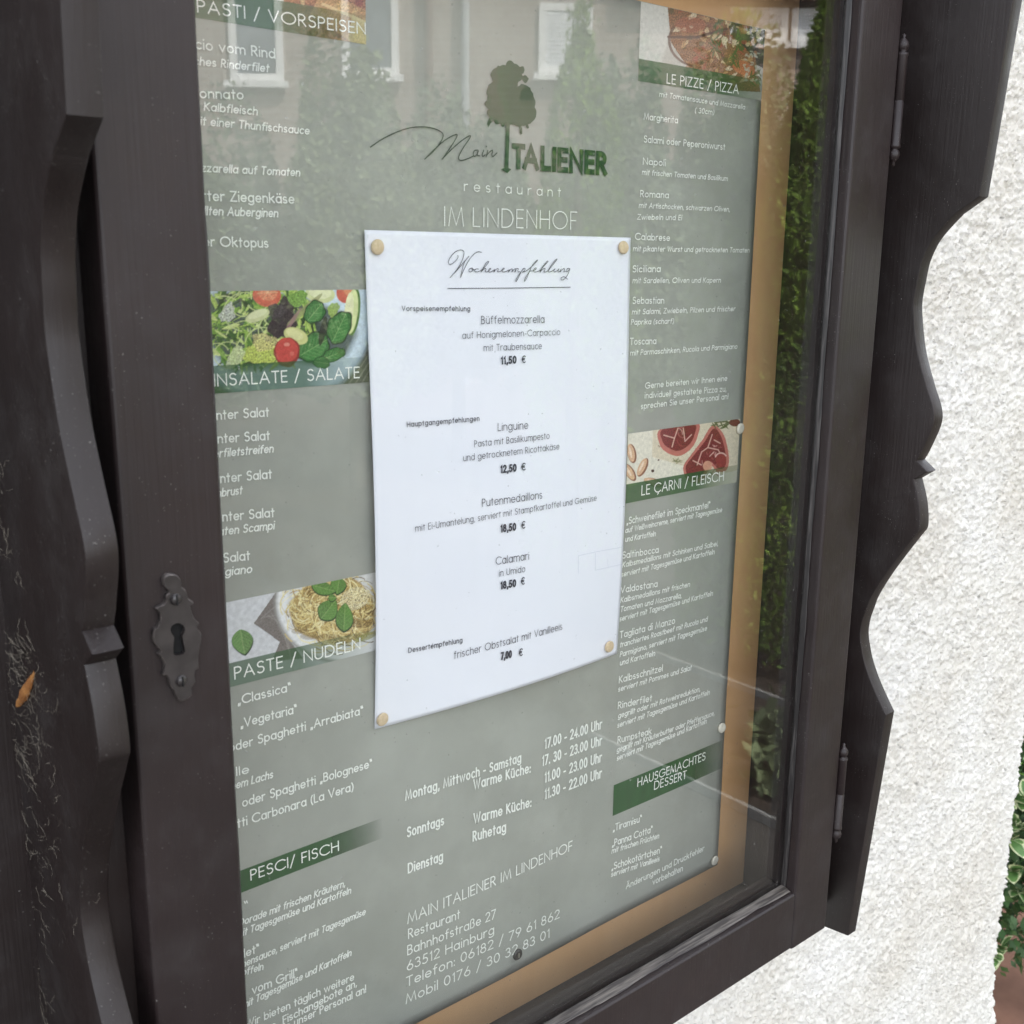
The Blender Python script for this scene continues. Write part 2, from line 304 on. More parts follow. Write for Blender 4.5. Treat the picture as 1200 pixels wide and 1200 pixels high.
# ---- lettering and outlines, in millimetres on their own surface
TXT=[('ANTI','PASTI / VORSPEISEN',245.3,1663.9,340.7,1666.2,5.92,'l'),('Carpacc','io vom Rind',247.4,1647.3,286.3,1647.9,5.04,'r'),('mit frisc','hes Rinderfilet',245.0,1640.0,282.4,1641.0,4.09,'i'),('Vitello T','onnato',244.3,1625.0,267.7,1626.6,4.92,'r'),('zartes ','Kalbfleisch',246.0,1619.4,275.0,1619.8,4.16,'i'),('mi','t einer Thunfischsauce',244.9,1612.6,304.6,1612.8,4.17,'i'),('Moz','zarella auf Tomaten',245.9,1590.7,298.2,1591.5,4.25,'i'),('Gratinier','ter Ziegenkäse',245.6,1577.0,294.4,1577.5,5.31,'r'),('mit gegrill','ten Auberginen',245.6,1570.1,284.4,1570.3,4.52,'i'),('Gegrillte','r Oktopus',246.1,1555.0,278.3,1554.8,5.2,'r'),('I','NSALATE / SALATE',245.9,1484.9,332.2,1483.9,6.57,'l'),('Bu','nter Salat',244.5,1467.5,274.6,1466.8,5.32,'r'),('Bu','nter Salat',244.5,1455.2,274.5,1454.1,5.37,'r'),('mit Rinde','rfiletstreifen',244.9,1447.7,276.2,1447.1,4.73,'i'),('Bu','nter Salat',244.8,1434.0,274.8,1432.9,5.46,'r'),('mit Hähnchen','brust',245.1,1426.6,256.9,1426.5,4.8,'i'),('Bu','nter Salat',244.9,1413.2,275.4,1411.3,5.54,'r'),('mit gebra','ten Scampi',245.5,1405.6,274.9,1404.4,4.88,'i'),('Caesar ','Salat',244.2,1390.5,259.8,1389.5,5.63,'r'),('mit Parmi','giano',244.7,1383.1,260.5,1382.1,4.95,'i'),('','PASTE / NUDELN',247.1,1323.4,328.1,1322.7,7.39,'l'),('Penne ','„Classica“',248.3,1308.0,281.2,1307.9,5.74,'r'),('Penna ','„Vegetaria“',249.2,1294.0,284.5,1293.6,5.8,'r'),('Penne o','der Spaghetti „Arrabiata“',245.7,1281.6,328.8,1280.9,5.83,'r'),('Tagliate','lle',245.2,1266.3,253.0,1265.6,5.63,'r'),('mit frisch','em Lachs',244.5,1258.6,267.6,1258.1,5.14,'i'),('Tagliatelle ','oder Spaghetti „Bolognese“',247.8,1246.2,334.4,1244.3,5.99,'r'),('Spaghe','tti Carbonara (La Vera)',244.1,1234.5,320.9,1232.9,6.01,'r'),('','PESCI/ FISCH',250.5,1199.0,309.5,1196.4,7.0,'l'),('„Orata','“',245.7,1182.2,248.1,1181.8,5.69,'r'),('D','orade mit frischen Kräutern,',245.2,1172.7,313.0,1170.5,4.91,'i'),('mi','t Tagesgemüse und Kartoffeln',244.8,1165.8,317.1,1164.1,4.93,'i'),('„Fil','et“',245.2,1151.6,253.7,1151.2,5.81,'r'),('mit Zitron','ensauce, serviert mit Tagesgemüse',244.9,1145.5,327.3,1144.9,5.0,'i'),('und Karto','ffeln',244.9,1139.8,255.6,1138.3,5.02,'i'),('„Lachs ','vom Grill“',247.7,1125.2,278.1,1123.3,6.21,'r'),('m','it Tagesgemüse und Kartoffeln',245.2,1118.6,316.2,1120.4,5.09,'i'),('W','ir bieten täglich weitere',248.7,1104.4,317.9,1102.1,5.72,'r'),('frische ','Fischangebote an,',266.7,1095.3,319.7,1096.6,5.86,'r'),('sprechen Sie u','nser Personal an!',277.6,1089.9,326.6,1088.9,5.94,'r'),('','restaurant',406.4,1589.1,483.2,1588.9,6.01,'sp'),('','IM LINDENHOF',392.2,1568.8,497.6,1569.2,11.29,'lc'),('','TALIENER',442.5,1603.6,524.0,1604.0,14.99,'B'),('','Montag, Mittwoch - Samstag',358.4,1213.6,456.7,1210.0,7.39,'cb'),('','Warme Küche:',413.7,1203.0,465.7,1199.1,7.81,'cb'),('','17.00 - 24.00 Uhr',478.5,1212.9,535.7,1212.4,8.19,'cb'),('','17. 30 - 23.00 Uhr',476.3,1200.4,536.2,1199.1,8.24,'cb'),('','11.00 - 23.00 Uhr',479.0,1186.7,536.7,1185.5,8.33,'cb'),('','11.30 - 22.00 Uhr',479.3,1173.6,537.2,1172.3,8.4,'cb'),('','Sonntags',359.4,1187.3,389.2,1186.0,7.52,'cb'),('','Warme Küche:',413.8,1178.0,466.8,1172.5,7.93,'cb'),('','Ruhetag',413.1,1164.9,443.1,1161.7,7.99,'cb'),('','Dienstag',359.8,1161.3,388.2,1160.1,7.65,'cb'),('','MAIN ITALIENER IM LINDENHOF',359.1,1124.7,508.5,1122.9,8.13,'l'),('','Restaurant',359.6,1113.4,402.4,1111.0,7.56,'l'),('','Bahnhofstraße 27',358.8,1101.4,434.2,1097.7,7.61,'l'),('','63512 Hainburg',358.3,1089.7,432.7,1086.1,7.66,'l'),('','Telefon: 06182 / 79 61 862',357.7,1078.0,496.5,1071.6,7.71,'l'),('','Mobil 0176 / 30 32 83 01',357.2,1065.2,486.5,1059.4,7.77,'l'),('','LE PIZZE / PIZZA',577.4,1666.1,653.4,1666.7,6.41,'l'),('','mit Tomatensauce und Mozzarella',570.6,1657.0,661.5,1657.0,3.61,'i'),('','( 30cm)',606.8,1650.0,627.2,1650.4,3.74,'i'),('','Margherita',556.7,1641.4,590.1,1641.7,4.54,'r'),('','Salami oder Peperoniwurst',557.5,1627.1,641.2,1627.8,4.58,'r'),('','Napoli',557.4,1613.0,579.6,1613.2,4.62,'r'),('','mit frischen Tomaten und Basilikum',556.7,1606.4,645.8,1606.8,3.69,'i'),('','Romana',555.8,1591.9,584.1,1592.3,4.68,'r'),('','mit Artischocken, schwarzen Oliven,',554.8,1584.9,650.0,1585.6,3.73,'i'),('','Zwiebeln und Ei',553.5,1577.2,598.3,1578.1,3.75,'i'),('','Calabrese',552.1,1563.9,587.0,1563.8,4.76,'r'),('','mit pikanter Wurst und getrockneten Tomaten',550.4,1556.4,675.7,1556.9,3.79,'i'),('','Siciliana',550.7,1542.4,578.8,1542.7,4.82,'r'),('','mit Sardellen, Oliven und Kapern',551.0,1535.2,644.0,1535.1,3.85,'i'),('','Sebastian',551.7,1521.3,583.9,1521.0,4.89,'r'),('','mit Salami, Zwiebeln, Pilzen und frischer',551.4,1514.1,662.6,1514.1,3.9,'i'),('','Paprika (scharf)',550.7,1507.2,594.9,1506.8,3.91,'i'),('','Toscana',550.5,1493.5,577.4,1493.0,4.97,'r'),('','mit Parmaschinken, Rucola und Parmigiano',550.9,1486.1,667.7,1485.8,3.97,'i'),('','Gerne bereiten wir Ihnen eine',567.4,1462.1,658.0,1462.1,4.54,'r'),('','individuell gestaltete Pizza zu,',567.4,1455.2,657.7,1454.0,4.56,'r'),('','sprechen Sie unser Personal an!',563.8,1447.9,660.5,1448.1,4.57,'r'),('','LE ÇARNI / FLEISCH',567.8,1384.9,660.9,1384.5,7.61,'l'),('','„Schweinefilet im Speckmantel“',553.2,1365.5,646.4,1364.8,5.4,'r'),('','auf Weißweincreme, serviert mit Tagesgemüse',552.0,1359.3,661.0,1359.3,4.3,'i'),('','und Kartoffeln',552.3,1352.6,585.0,1351.9,4.32,'i'),('','Saltinbocca',550.0,1340.5,589.1,1338.5,5.47,'r'),('','Kalbsmedaillons mit Schinken und Salbei,',550.3,1333.8,658.5,1332.4,4.36,'i'),('','serviert mit Tagesgemüse und Kartoffeln',549.6,1326.7,654.8,1326.3,4.38,'i'),('','Valdostana',549.4,1314.6,589.5,1311.9,5.55,'r'),('','Kalbsmedaillons mit frischen',549.8,1307.2,627.0,1304.8,4.43,'i'),('','Tomaten und Mozzarella,',550.1,1300.1,617.6,1297.6,4.45,'i'),('','serviert mit Tagesgemüse und Kartoffeln',549.5,1292.9,655.5,1292.0,4.47,'i'),('','Tagliata di Manzo',550.6,1279.6,611.5,1278.2,5.68,'r'),('','tranchiertes Roastbeef mit Rucola und',550.9,1272.4,650.5,1271.6,4.53,'i'),('','Parmigiano, serviert mit Tagesgemüse',551.3,1264.8,650.4,1264.0,4.55,'i'),('','und Kartoffeln',551.6,1258.1,589.8,1257.1,4.57,'i'),('','Kalbsschnitzel',551.5,1244.3,599.6,1242.1,5.8,'r'),('','serviert mit Pommes und Salat',550.9,1237.5,633.9,1234.6,4.62,'i'),('','Rinderfilet',551.5,1223.7,588.8,1220.3,5.87,'r'),('','gegrillt oder mit Rotweinreduktion,',551.9,1215.9,645.8,1213.5,4.69,'i'),('','serviert mit Tagesgemüse und Kartoffeln',551.5,1208.4,658.1,1207.5,4.71,'i'),('','Rumpsteak',552.6,1195.5,589.9,1192.6,5.97,'r'),('','gegrillt mit Kräuterbutter oder Pfeffersauce,',552.0,1188.2,665.6,1187.4,4.76,'i'),('','serviert mit Tagesgemüse und Kartoffeln',552.3,1181.3,656.0,1183.0,4.78,'i'),('','„Tiramisu“',551.2,1122.8,582.9,1120.4,6.22,'r'),('','„Panna Cotta“',550.8,1109.9,595.9,1106.5,6.27,'r'),('','mit frischen Früchten',550.3,1104.2,603.9,1098.4,4.99,'i'),('','„Schokotörtchen“',551.0,1089.7,608.1,1084.1,6.34,'r'),('','serviert mit Vanilleeis',550.5,1084.0,605.7,1077.3,5.05,'i'),('','Änderungen und Druckfehler',567.9,1066.7,661.4,1066.3,5.74,'r'),('','vorbehalten',598.7,1058.4,635.0,1057.5,5.9,'r'),('','HAUSGEMACHTES',576.4,1152.2,656.9,1150.6,7.33,'l'),('','DESSERT',595.6,1143.4,634.0,1141.2,7.48,'l')]
PTX=[('','Vorspeisenempfehlung',359.4,1520.8,409.0,1519.7,3.03,'gb'),('','Büffelmozzarella',417.4,1511.8,468.9,1511.0,4.86,'g'),('','auf Honigmelonen-Carpaccio',402.7,1503.5,482.6,1502.9,4.06,'g'),('','mit Traubensauce',419.0,1495.4,466.6,1494.6,4.14,'g'),('','11,50',432.4,1486.6,445.3,1486.5,5.01,'h'),('','€',449.6,1486.5,452.8,1486.5,4.82,'gb'),('','Hauptgangempfehlungen',360.3,1454.0,414.7,1453.0,3.27,'gb'),('','Linguine',429.3,1445.3,454.6,1444.4,5.13,'g'),('','Pasta mit Basilikumpesto',410.3,1437.0,473.1,1436.2,4.27,'g'),('','und getrocknetem Ricottakäse',401.5,1429.2,481.9,1428.3,4.25,'g'),('','12,50',431.0,1418.3,444.6,1417.8,5.23,'h'),('','€',448.6,1417.9,452.2,1417.7,5.03,'gb'),('','Putenmedaillons',415.9,1398.6,466.8,1397.2,5.22,'g'),('','mit Ei-Umantelung, serviert mit Stampfkartoffel und Gemüse',364.6,1390.5,517.5,1388.8,4.21,'g'),('','18,50',430.8,1379.7,444.2,1379.0,5.36,'h'),('','€',448.6,1379.2,451.9,1379.3,5.16,'gb'),('','Calamari',427.0,1358.8,455.5,1357.6,5.41,'g'),('','in Umido',429.9,1350.6,452.2,1349.7,4.59,'g'),('','18,50',431.0,1341.7,444.5,1340.9,5.49,'h'),('','€',448.6,1341.3,451.9,1341.2,5.28,'gb'),('','Dessertempfehlung',359.1,1314.4,400.2,1312.3,3.48,'gb'),('','frischer Obstsalat mit Vanilleeis',393.6,1302.6,487.4,1301.9,5.16,'g'),('','7,00',431.9,1292.8,441.5,1292.3,5.67,'h'),('','€',447.5,1291.8,450.9,1291.6,5.45,'gb')]
MAIN=[[(342.56,1609.29),(350.06,1613.86),(359.16,1618.13),(368.38,1621.26),(376.96,1622.55),(384.87,1622.27),(390.08,1620.83),(391.52,1618.77),(389.23,1614.57),(384.37,1609.59),(378.75,1605.33)],[(378.75,1605.33),(385.59,1611.22),(393.71,1617.07),(400.68,1620.21),(400.92,1618.54),(396.96,1613.25),(390.8,1605.96)],[(390.8,1605.96),(396.95,1611.37),(404.4,1616.92),(410.25,1620.18),(410.84,1619.28),(406.9,1614.57),(403.14,1609.27),(402.72,1606.59),(405.22,1606.24),(410.26,1607.82),(413.65,1609.31)],[(416.19,1612.67),(414.07,1612.21),(413.22,1610.24),(414.07,1609.02),(415.77,1610.09),(416.88,1612.4),(416.2,1609.8),(417.74,1609.58)],[(420.9,1612.87),(419.88,1610.49),(420.32,1609.36),(422.03,1610.37)],[(422.7,1615.36),(422.96,1614.99)],[(423.92,1612.88),(422.73,1609.52)],[(422.81,1609.91),(425.49,1612.34),(427.57,1613.25),(427.06,1610.7),(427.94,1609.85),(430.9,1612.05)]]
WOCH=[[(400.44,1552.32),(400.56,1551.03),(398.72,1548.99),(396.33,1547.51),(394.43,1547.06),(393.42,1547.86),(394.03,1549.88),(396.43,1552.65),(399.78,1554.78),(402.64,1555.4),(404.54,1554.95),(405.09,1553.48),(403.98,1549.95),(401.52,1546.24),(398.11,1542.54),(394.5,1539.47)],[(394.5,1539.47),(400.05,1544.02),(405.4,1548.85),(408.81,1551.85)],[(408.81,1551.85),(405.64,1548.85),(403.64,1544.39),(402.24,1539.46)],[(402.24,1539.46),(404.83,1544.03),(408.78,1549.62),(412.71,1553.19),(415.65,1554.41),(418.34,1554.26)],[(410.88,1544.97),(409.18,1544.59),(408.53,1543.47),(409.39,1542.73),(411.1,1543.29),(411.7,1544.6),(410.64,1544.97),(411.11,1544.04),(413.3,1543.97)],[(415.76,1544.42),(414.04,1544.49),(412.81,1543.67),(413.28,1542.84),(415.0,1542.84),(417.96,1543.67),(421.96,1546.7),(423.82,1548.6),(422.97,1548.89),(420.97,1547.07),(417.94,1542.73)],[(417.94,1542.73),(419.44,1544.05),(421.19,1544.81),(421.68,1544.25),(420.92,1543.11),(422.15,1542.74),(423.9,1543.49),(425.42,1544.63),(424.67,1544.82),(423.66,1543.68),(424.14,1542.74),(425.89,1542.93),(428.42,1544.26)],[(428.42,1544.26),(427.65,1542.74),(429.42,1544.26),(430.94,1544.76),(431.19,1544.08),(430.67,1542.93),(431.93,1542.86),(434.48,1543.7),(436.02,1544.77),(435.25,1544.93),(434.07,1543.7),(434.72,1542.74),(437.02,1542.94),(440.11,1544.09)],[(440.11,1544.09),(439.33,1542.75),(441.14,1544.29),(442.43,1544.48),(442.05,1542.75),(443.72,1544.29),(445.27,1544.57),(445.0,1542.75)],[(444.21,1542.75),(445.52,1544.49),(447.08,1544.8),(446.92,1543.72),(447.07,1542.75),(448.37,1542.95)],[(451.52,1544.5),(449.94,1543.34),(448.36,1541.01),(446.26,1537.91),(445.21,1536.94),(445.32,1538.11),(447.32,1540.62),(449.94,1543.34),(451.52,1544.89),(452.84,1544.7),(452.04,1543.34),(450.47,1542.56)],[(450.47,1542.56),(453.62,1543.34),(458.39,1546.08),(462.92,1549.62),(462.12,1549.62),(458.92,1546.87),(456.53,1543.34),(454.14,1539.05),(452.28,1537.1),(452.29,1538.08),(454.14,1540.61),(456.79,1543.15),(458.92,1543.35)],[(458.92,1543.35),(461.32,1544.13),(462.12,1545.12),(461.05,1545.11),(459.72,1543.74),(460.25,1542.76),(462.66,1542.88),(465.35,1543.75)],[(465.35,1543.75),(469.12,1546.91),(471.82,1549.09),(471.01,1549.29),(468.85,1547.3),(466.69,1545.33),(465.35,1542.76),(466.96,1544.14),(469.13,1544.94),(469.4,1544.35),(468.32,1542.96),(470.22,1542.77),(472.39,1543.76)],[(472.39,1543.76),(476.21,1547.34),(479.48,1550.53),(478.38,1550.33),(475.11,1547.33),(472.39,1544.16),(472.4,1542.77),(475.13,1543.17),(477.87,1544.76)],[(477.87,1544.76),(476.78,1543.37),(477.61,1542.77),(480.09,1543.77),(481.19,1544.77),(480.37,1543.17),(481.2,1542.77),(482.86,1543.58)],[(483.13,1544.66),(482.31,1542.77),(484.25,1544.38),(485.92,1544.9),(485.93,1543.78),(485.38,1542.78),(487.33,1543.18)],[(490.69,1544.79),(489.0,1544.99),(487.61,1543.78),(488.18,1542.9),(489.86,1543.79),(490.8,1544.92),(489.59,1542.18),(487.37,1539.36),(485.13,1537.88),(483.18,1537.88),(483.45,1539.17),(485.68,1539.77),(488.78,1538.15)]]
UND=[(392.69,1533.2),(440.0,1533.05),(491.54,1533.15)]
BOX=[[(501.71,1339.39),(501.24,1352.31),(520.57,1352.03),(545.2,1350.92)],[(518.65,1338.71),(546.09,1338.05)],[(518.65,1338.71),(518.05,1351.23)],[(531.71,1338.8),(530.49,1344.68)]]
CROWN=[(437.57,1628.71),(435.6,1627.1),(433.61,1628.86),(430.99,1628.17),(428.36,1629.87),(425.78,1628.22),(424.49,1626.21),(424.09,1629.52),(425.11,1631.51),(423.16,1633.72),(424.43,1636.21),(421.21,1638.76),(423.12,1640.83),(423.75,1643.25),(423.09,1646.48),(424.36,1649.43),(427.56,1651.65),(425.98,1656.18),(428.15,1658.76),(433.96,1661.29),(437.22,1661.66),(438.51,1663.98),(441.79,1664.73),(443.79,1663.35),(447.13,1662.77),(448.48,1661.97),(451.15,1662.74),(452.12,1660.93),(449.87,1658.29),(450.7,1657.13),(453.25,1657.89),(455.59,1656.2),(453.99,1654.11),(451.28,1654.11),(449.92,1655.41),(447.26,1653.69),(445.56,1650.16),(447.96,1651.36),(451.31,1652.67),(455.39,1651.64),(458.17,1649.0),(459.88,1645.75),(461.04,1642.43),(460.39,1640.41),(461.85,1636.61),(460.52,1633.54),(457.12,1630.79),(455.07,1630.13),(456.2,1628.25),(454.84,1627.65),(453.03,1629.47),(449.64,1628.71),(450.66,1624.38),(449.44,1623.79),(448.02,1628.09),(444.91,1628.82),(442.23,1629.09),(440.63,1628.76)]
TRUNK=[(437.57,1629.09),(440.62,1628.95),(440.24,1616.26),(439.84,1603.96),(442.14,1603.4),(440.53,1602.22),(438.8,1600.94),(436.78,1602.01),(433.84,1602.92),(436.76,1603.78),(437.44,1616.07)]
ESC=[(178.47,1413.67),(180.57,1414.74),(184.01,1413.83),(185.9,1411.13),(186.01,1408.17),(187.96,1406.03),(188.91,1401.98),(191.19,1400.04),(190.83,1399.04),(189.51,1399.06),(190.05,1396.08),(191.05,1392.57),(193.28,1389.38),(191.98,1387.85),(193.93,1384.69),(193.86,1381.36),(192.67,1376.74),(191.82,1372.65),(191.89,1368.64),(190.3,1367.61),(189.55,1365.21),(189.99,1362.32),(187.88,1359.77),(187.8,1356.38),(185.75,1354.75),(182.72,1354.63),(181.01,1356.31),(180.02,1359.63),(178.16,1363.17),(177.0,1368.19),(175.0,1369.11),(176.27,1373.32),(174.95,1377.24),(173.23,1379.44),(174.85,1380.26),(172.75,1383.71),(171.81,1386.89),(172.48,1390.87),(174.15,1391.69),(175.67,1395.5),(175.35,1398.5),(173.75,1400.59),(177.1,1401.38),(178.51,1402.56),(178.92,1405.41),(180.75,1406.7),(179.32,1408.85),(178.08,1410.25)]
KEY=[(180.27,1387.09),(179.65,1389.32),(180.53,1391.21),(183.11,1391.79),(185.62,1390.12),(186.26,1387.88),(185.36,1385.97),(184.98,1384.55),(185.41,1380.84),(185.64,1377.76),(183.79,1376.86),(180.56,1377.61),(180.54,1381.94),(181.05,1385.43)]
SCR=[(182.74,1402.9),(183.03,1364.68)]
WING=[(-127.7,1597.1),(-111.0,1585.9),(-101.0,1575.3),(-93.3,1565.0),(-87.9,1551.4),(-85.9,1537.1),(-84.5,1523.2),(-85.6,1511.8),(-91.0,1486.6),(-100.6,1461.6),(-108.7,1443.1),(-109.4,1430.2),(-102.4,1409.6),(-98.9,1402.4),(-108.8,1395.3),(-98.2,1387.6),(-104.4,1369.8),(-107.0,1351.3),(-103.4,1343.7),(-92.7,1326.3),(-83.1,1310.1),(-76.6,1297.9),(-70.2,1284.0),(-67.3,1273.8),(-64.4,1262.1),(-63.9,1250.8),(-66.6,1238.9),(-70.9,1226.8),(-79.5,1210.8),(-93.2,1190.6)]
CB=[(-0.0061, 1.3556, 0.0197, 0.0101, 110.0), (0.0011, 1.3088, 0.0233, 0.0093, 120.0), (-0.0235, 1.3268, 0.0189, 0.0058, 60.0), (-0.0028, 1.4179, 0.007, 0.004, 30.0), (-0.0096, 1.4514, 0.0055, 0.0076, 16.0), (0.0071, 1.2646, 0.0369, 0.0167, 70.0), (-0.0221, 1.2753, 0.0085, 0.0019, 22.0), (0.0356, 1.1808, 0.0171, 0.0075, 130.0), (0.022, 1.1623, 0.0198, 0.0068, 150.0), (-0.0173, 1.3717, 0.0136, 0.0041, 50.0), (0.0247, 1.2762, 0.0191, 0.0203, 60.0), (-0.0189, 1.2391, 0.028, 0.02, 30.0), (-0.0242, 1.4036, 0.004, 0.0008, 8.0), (-0.0218, 1.3519, 0.0162, 0.0057, 60.0)]
DL=[(0.0052, 1.3357, -0.0303, 1.3647), (0.048, 1.159, 0.0236, 1.1822)]
# ---------------------------------------------------------------- the house wall, ground, timber
def field(nx,nz,dx,lo,hi,seed,an=1.0):
    r=np.random.default_rng(seed).standard_normal((nz,nx)); F=np.fft.rfft2(r)
    kz=np.fft.fftfreq(nz,dx)[:,None]*an; kx=np.fft.rfftfreq(nx,dx)[None,:]; k=np.sqrt(kx**2+kz**2)+1e-9
    wl=1/k; m=np.exp(-(np.log(wl/math.sqrt(lo*hi))/math.log(hi/lo)*1.6)**2); o=np.fft.irfft2(F*m,(nz,nx)); return o/o.std()
def gridmesh(name,X,Z,Y,m,parent=None,smooth=True,col=None,mask=None):
    nz,nx=Y.shape; v=np.empty((nz*nx,3)); v[:,0]=X.ravel(); v[:,1]=Y.ravel(); v[:,2]=Z.ravel()
    i=np.arange(nz*nx).reshape(nz,nx); f=np.stack([i[:-1,:-1],i[:-1,1:],i[1:,1:],i[1:,:-1]],-1).reshape(-1,4)
    me=bpy.data.meshes.new(name); me.vertices.add(len(v)); me.vertices.foreach_set('co',v.ravel()); me.loops.add(f.size); me.loops.foreach_set('vertex_index',f.ravel().astype(np.int32))
    me.polygons.add(len(f)); me.polygons.foreach_set('loop_start',np.arange(0,f.size,4,dtype=np.int32)); me.polygons.foreach_set('loop_total',np.full(len(f),4,dtype=np.int32))
    if smooth: me.polygons.foreach_set('use_smooth',np.ones(len(f),bool))
    me.materials.append(m); me.update()
    if col is not None:
        a=me.color_attributes.new('Col','FLOAT_COLOR','POINT'); a.data.foreach_set('color',col.reshape(-1).astype(np.float32))
    me.validate(); return link(bpy.data.objects.new(name,me),parent)
WY=.040; WX=1.368
wall=thing('house_wall','white roughcast plaster wall of the house behind the dark menu case','wall',(0,0,0))
boxobj('masonry',(-1.6,WX-.006,WY+.012,WY+.34,-.05,2.9),M_STUC,wall,bev=.01)
def plaster(x0,x1,z0,z1,dx,seed,name):
    nx=int((x1-x0)/dx)+1; nz=int((z1-z0)/dx)+1
    X,Z=np.meshgrid(np.linspace(x0,x1,nx),np.linspace(z0,z1,nz))
    a=field(nx,nz,dx,.0045,.0095,seed,1.5); b=field(nx,nz,dx,.015,.06,seed+1,1.2); c=field(nx,nz,dx,.003,.006,seed+2,1.3)
    h=.0011*np.tanh(a*1.2)+.0008*b+.0010*c-.0046*np.clip(-c-1.45,0,1.2)*(a<.3)-.0026*np.clip(-a-1.5,0,1.0)
    Y=WY-h
    # rounded arris at the free corner of the wall
    d=np.clip((X-(WX-.03))/.03,0,1); Y=Y+.03*(1-np.sqrt(np.clip(1-d*d*.95,0,1)))
    # rough plinth that bulges out low down at the corner
    X=X+.006*np.clip(b,-1,1.5)*d+.035*np.clip((.60-Z)/.10,0,1)*d
    o=gridmesh(name,X,Z,Y,M_STUC,wall); return o
plaster(.62,WX,.2,2.0,.0021,11,'plaster_coat')
plaster(-1.6,.62,.2,2.3,.006,21,'plaster_coat')
M_ASPH=simple('grey_paving',(.045,.042,.038),(.075,.07,.064),3,.9,bs=.2,bd=.004)
M_TERR=simple('reddish_clay_ground',(.15,.07,.045),(.23,.115,.075),9,.85,bs=.4,bd=.006)
M_SOIL=simple('dark_soil',(.022,.016,.012),(.05,.036,.026),14,.95,bs=.6,bd=.02)
M_KERB=simple('dull_edging_metal',(.20,.20,.2),(.30,.30,.29),20,.8,bs=.2,bd=.002)
g=meshobj('ground',[(-60,-60,0),(60,-60,0),(60,60,0),(-60,60,0)],[(0,1,2,3)],M_ASPH); tag(g,'grey paved ground running round the house','ground',kind='structure')
g=meshobj('clay_ground',[(WX+.0,.02,.004),(5,.02,.004),(5,6,.004),(WX+.0,6,.004)],[(0,1,2,3)],M_TERR); tag(g,'reddish clay ground beside the house corner','ground',kind='structure')
g=meshobj('flower_bed',[(2.42,-1.0,.004),(12,-1.0,.004),(12,-14,.004),(2.42,-14,.004)],[(0,1,2,3)],M_SOIL); tag(g,'dark soil bed with kerb stones opposite the menu case','ground',kind='structure')
for kx,nm in ((2.37,'paving, nearer the case'),(3.10,'dark soil, farther from the case')):
    k=thing('edging_strip','thin pale metal edging strip along the '+nm,'edging strip',(kx,-1.9,0))
    for i in range(2):
        b=boxobj('strip_length',(-.008,.008,-.298,.298,-.02,.03),M_KERB,k,bev=.003); b.location=(0,((.05,.65) if kx>3 else (.45,1.05))[i]-.25,0)
post=thing('timber_board','dark painted timber board on the wall left of the menu case','board',(-.05,WY-.006,.9))
boxobj('plank',(-.36,.24,-.03,.0,-.4,1.1),M_WING,post,bev=.003)
post.location.y=WY+.004
# ---------------------------------------------------------------- the menu case
CX=.4457; Z0,Z1=.9985,1.812
DY=-.080; DB=-.056         # door front and back
case=thing('menu_display_case','dark brown wooden menu display case with a glazed door and scalloped side wings','display case',(CX,WY,Z0))
cl=(-CX,-WY,-Z0)
def child(o,par=case,off=cl):
    o.location=off; return o
IL,IR=.1675,.7235
child(boxobj('side_panel',(.1502,IL,DB+.001,WY-.002,Z0,Z1),M_IN,case)); child(boxobj('side_panel',(IR,.7685,DB+.001,WY-.002,Z0,Z1),M_IN,case))
child(boxobj('bottom_panel',(IL+.0005,IR-.0005,DB+.001,WY-.002,Z0+.001,1.0105),M_IN,case)); child(boxobj('top_panel',(IL+.0005,IR-.0005,DB+.001,WY-.002,1.795,Z1-.001),M_IN,case))
child(boxobj('back_panel',(IL+.0006,IR-.0006,.0145,.030,1.0112,1.7945),M_IN,case))
# pin board : a thin tan panel filling the back of the case
child(boxobj('pin_board',(IL+.001,IR-.0012,.0015,.0135,1.0113,1.794),M_BOARD,case,bev=.0008))
# scalloped wings : profile runs (y,z)
mid=[(a/1e3,b/1e3) for a,b in WING]
c1=mid[1:14]; c2=mid[15:]
prof=[(mid[0][0]-.0160,1.815)]+[mid[0]]+catmull(c1[:12],6)+[mid[13],mid[14]]+catmull(mid[15:],6)+[(-.0766,.978),(-.0525,.9747),(WY-.002,.972),(WY-.002,1.815)]
for xs in (.770,.1500-.0135):
    bm=bmesh.new(); extrude_poly(bm,[(xs,y,z) for y,z in prof],(1,0,0),.0135,bev=.0012); w=child(bmobj('side_wing',bm,M_WING,case,smooth=True)); w.data.set_sharp_from_angle(angle=R(28))
# ---------------------------------------------------------------- door
OX0,OX1=.162,.7290; IX0,IX1=.2086,.6804; OZ0,OZ1=1.0062,1.805; IZ0,IZ1=1.0566,1.757
bm=bmesh.new()   # inner rebate that holds the pane
for b in ((IX0-.0015,IX0+.0055,DB+.001,GLASS_Y+.003,IZ0,IZ1),(IX1-.0055,IX1+.0015,DB+.001,GLASS_Y+.003,IZ0,IZ1),(IX0+.0056,IX1-.0056,DB+.001,GLASS_Y+.003,IZ0-.0015,IZ0+.0055),(IX0+.0056,IX1-.0056,DB+.001,GLASS_Y+.003,IZ1-.0055,IZ1+.0015)): box(bm,*b,bev=.0006,seg=1)
door=child(bmobj('door',bm,M_WOOD,case))
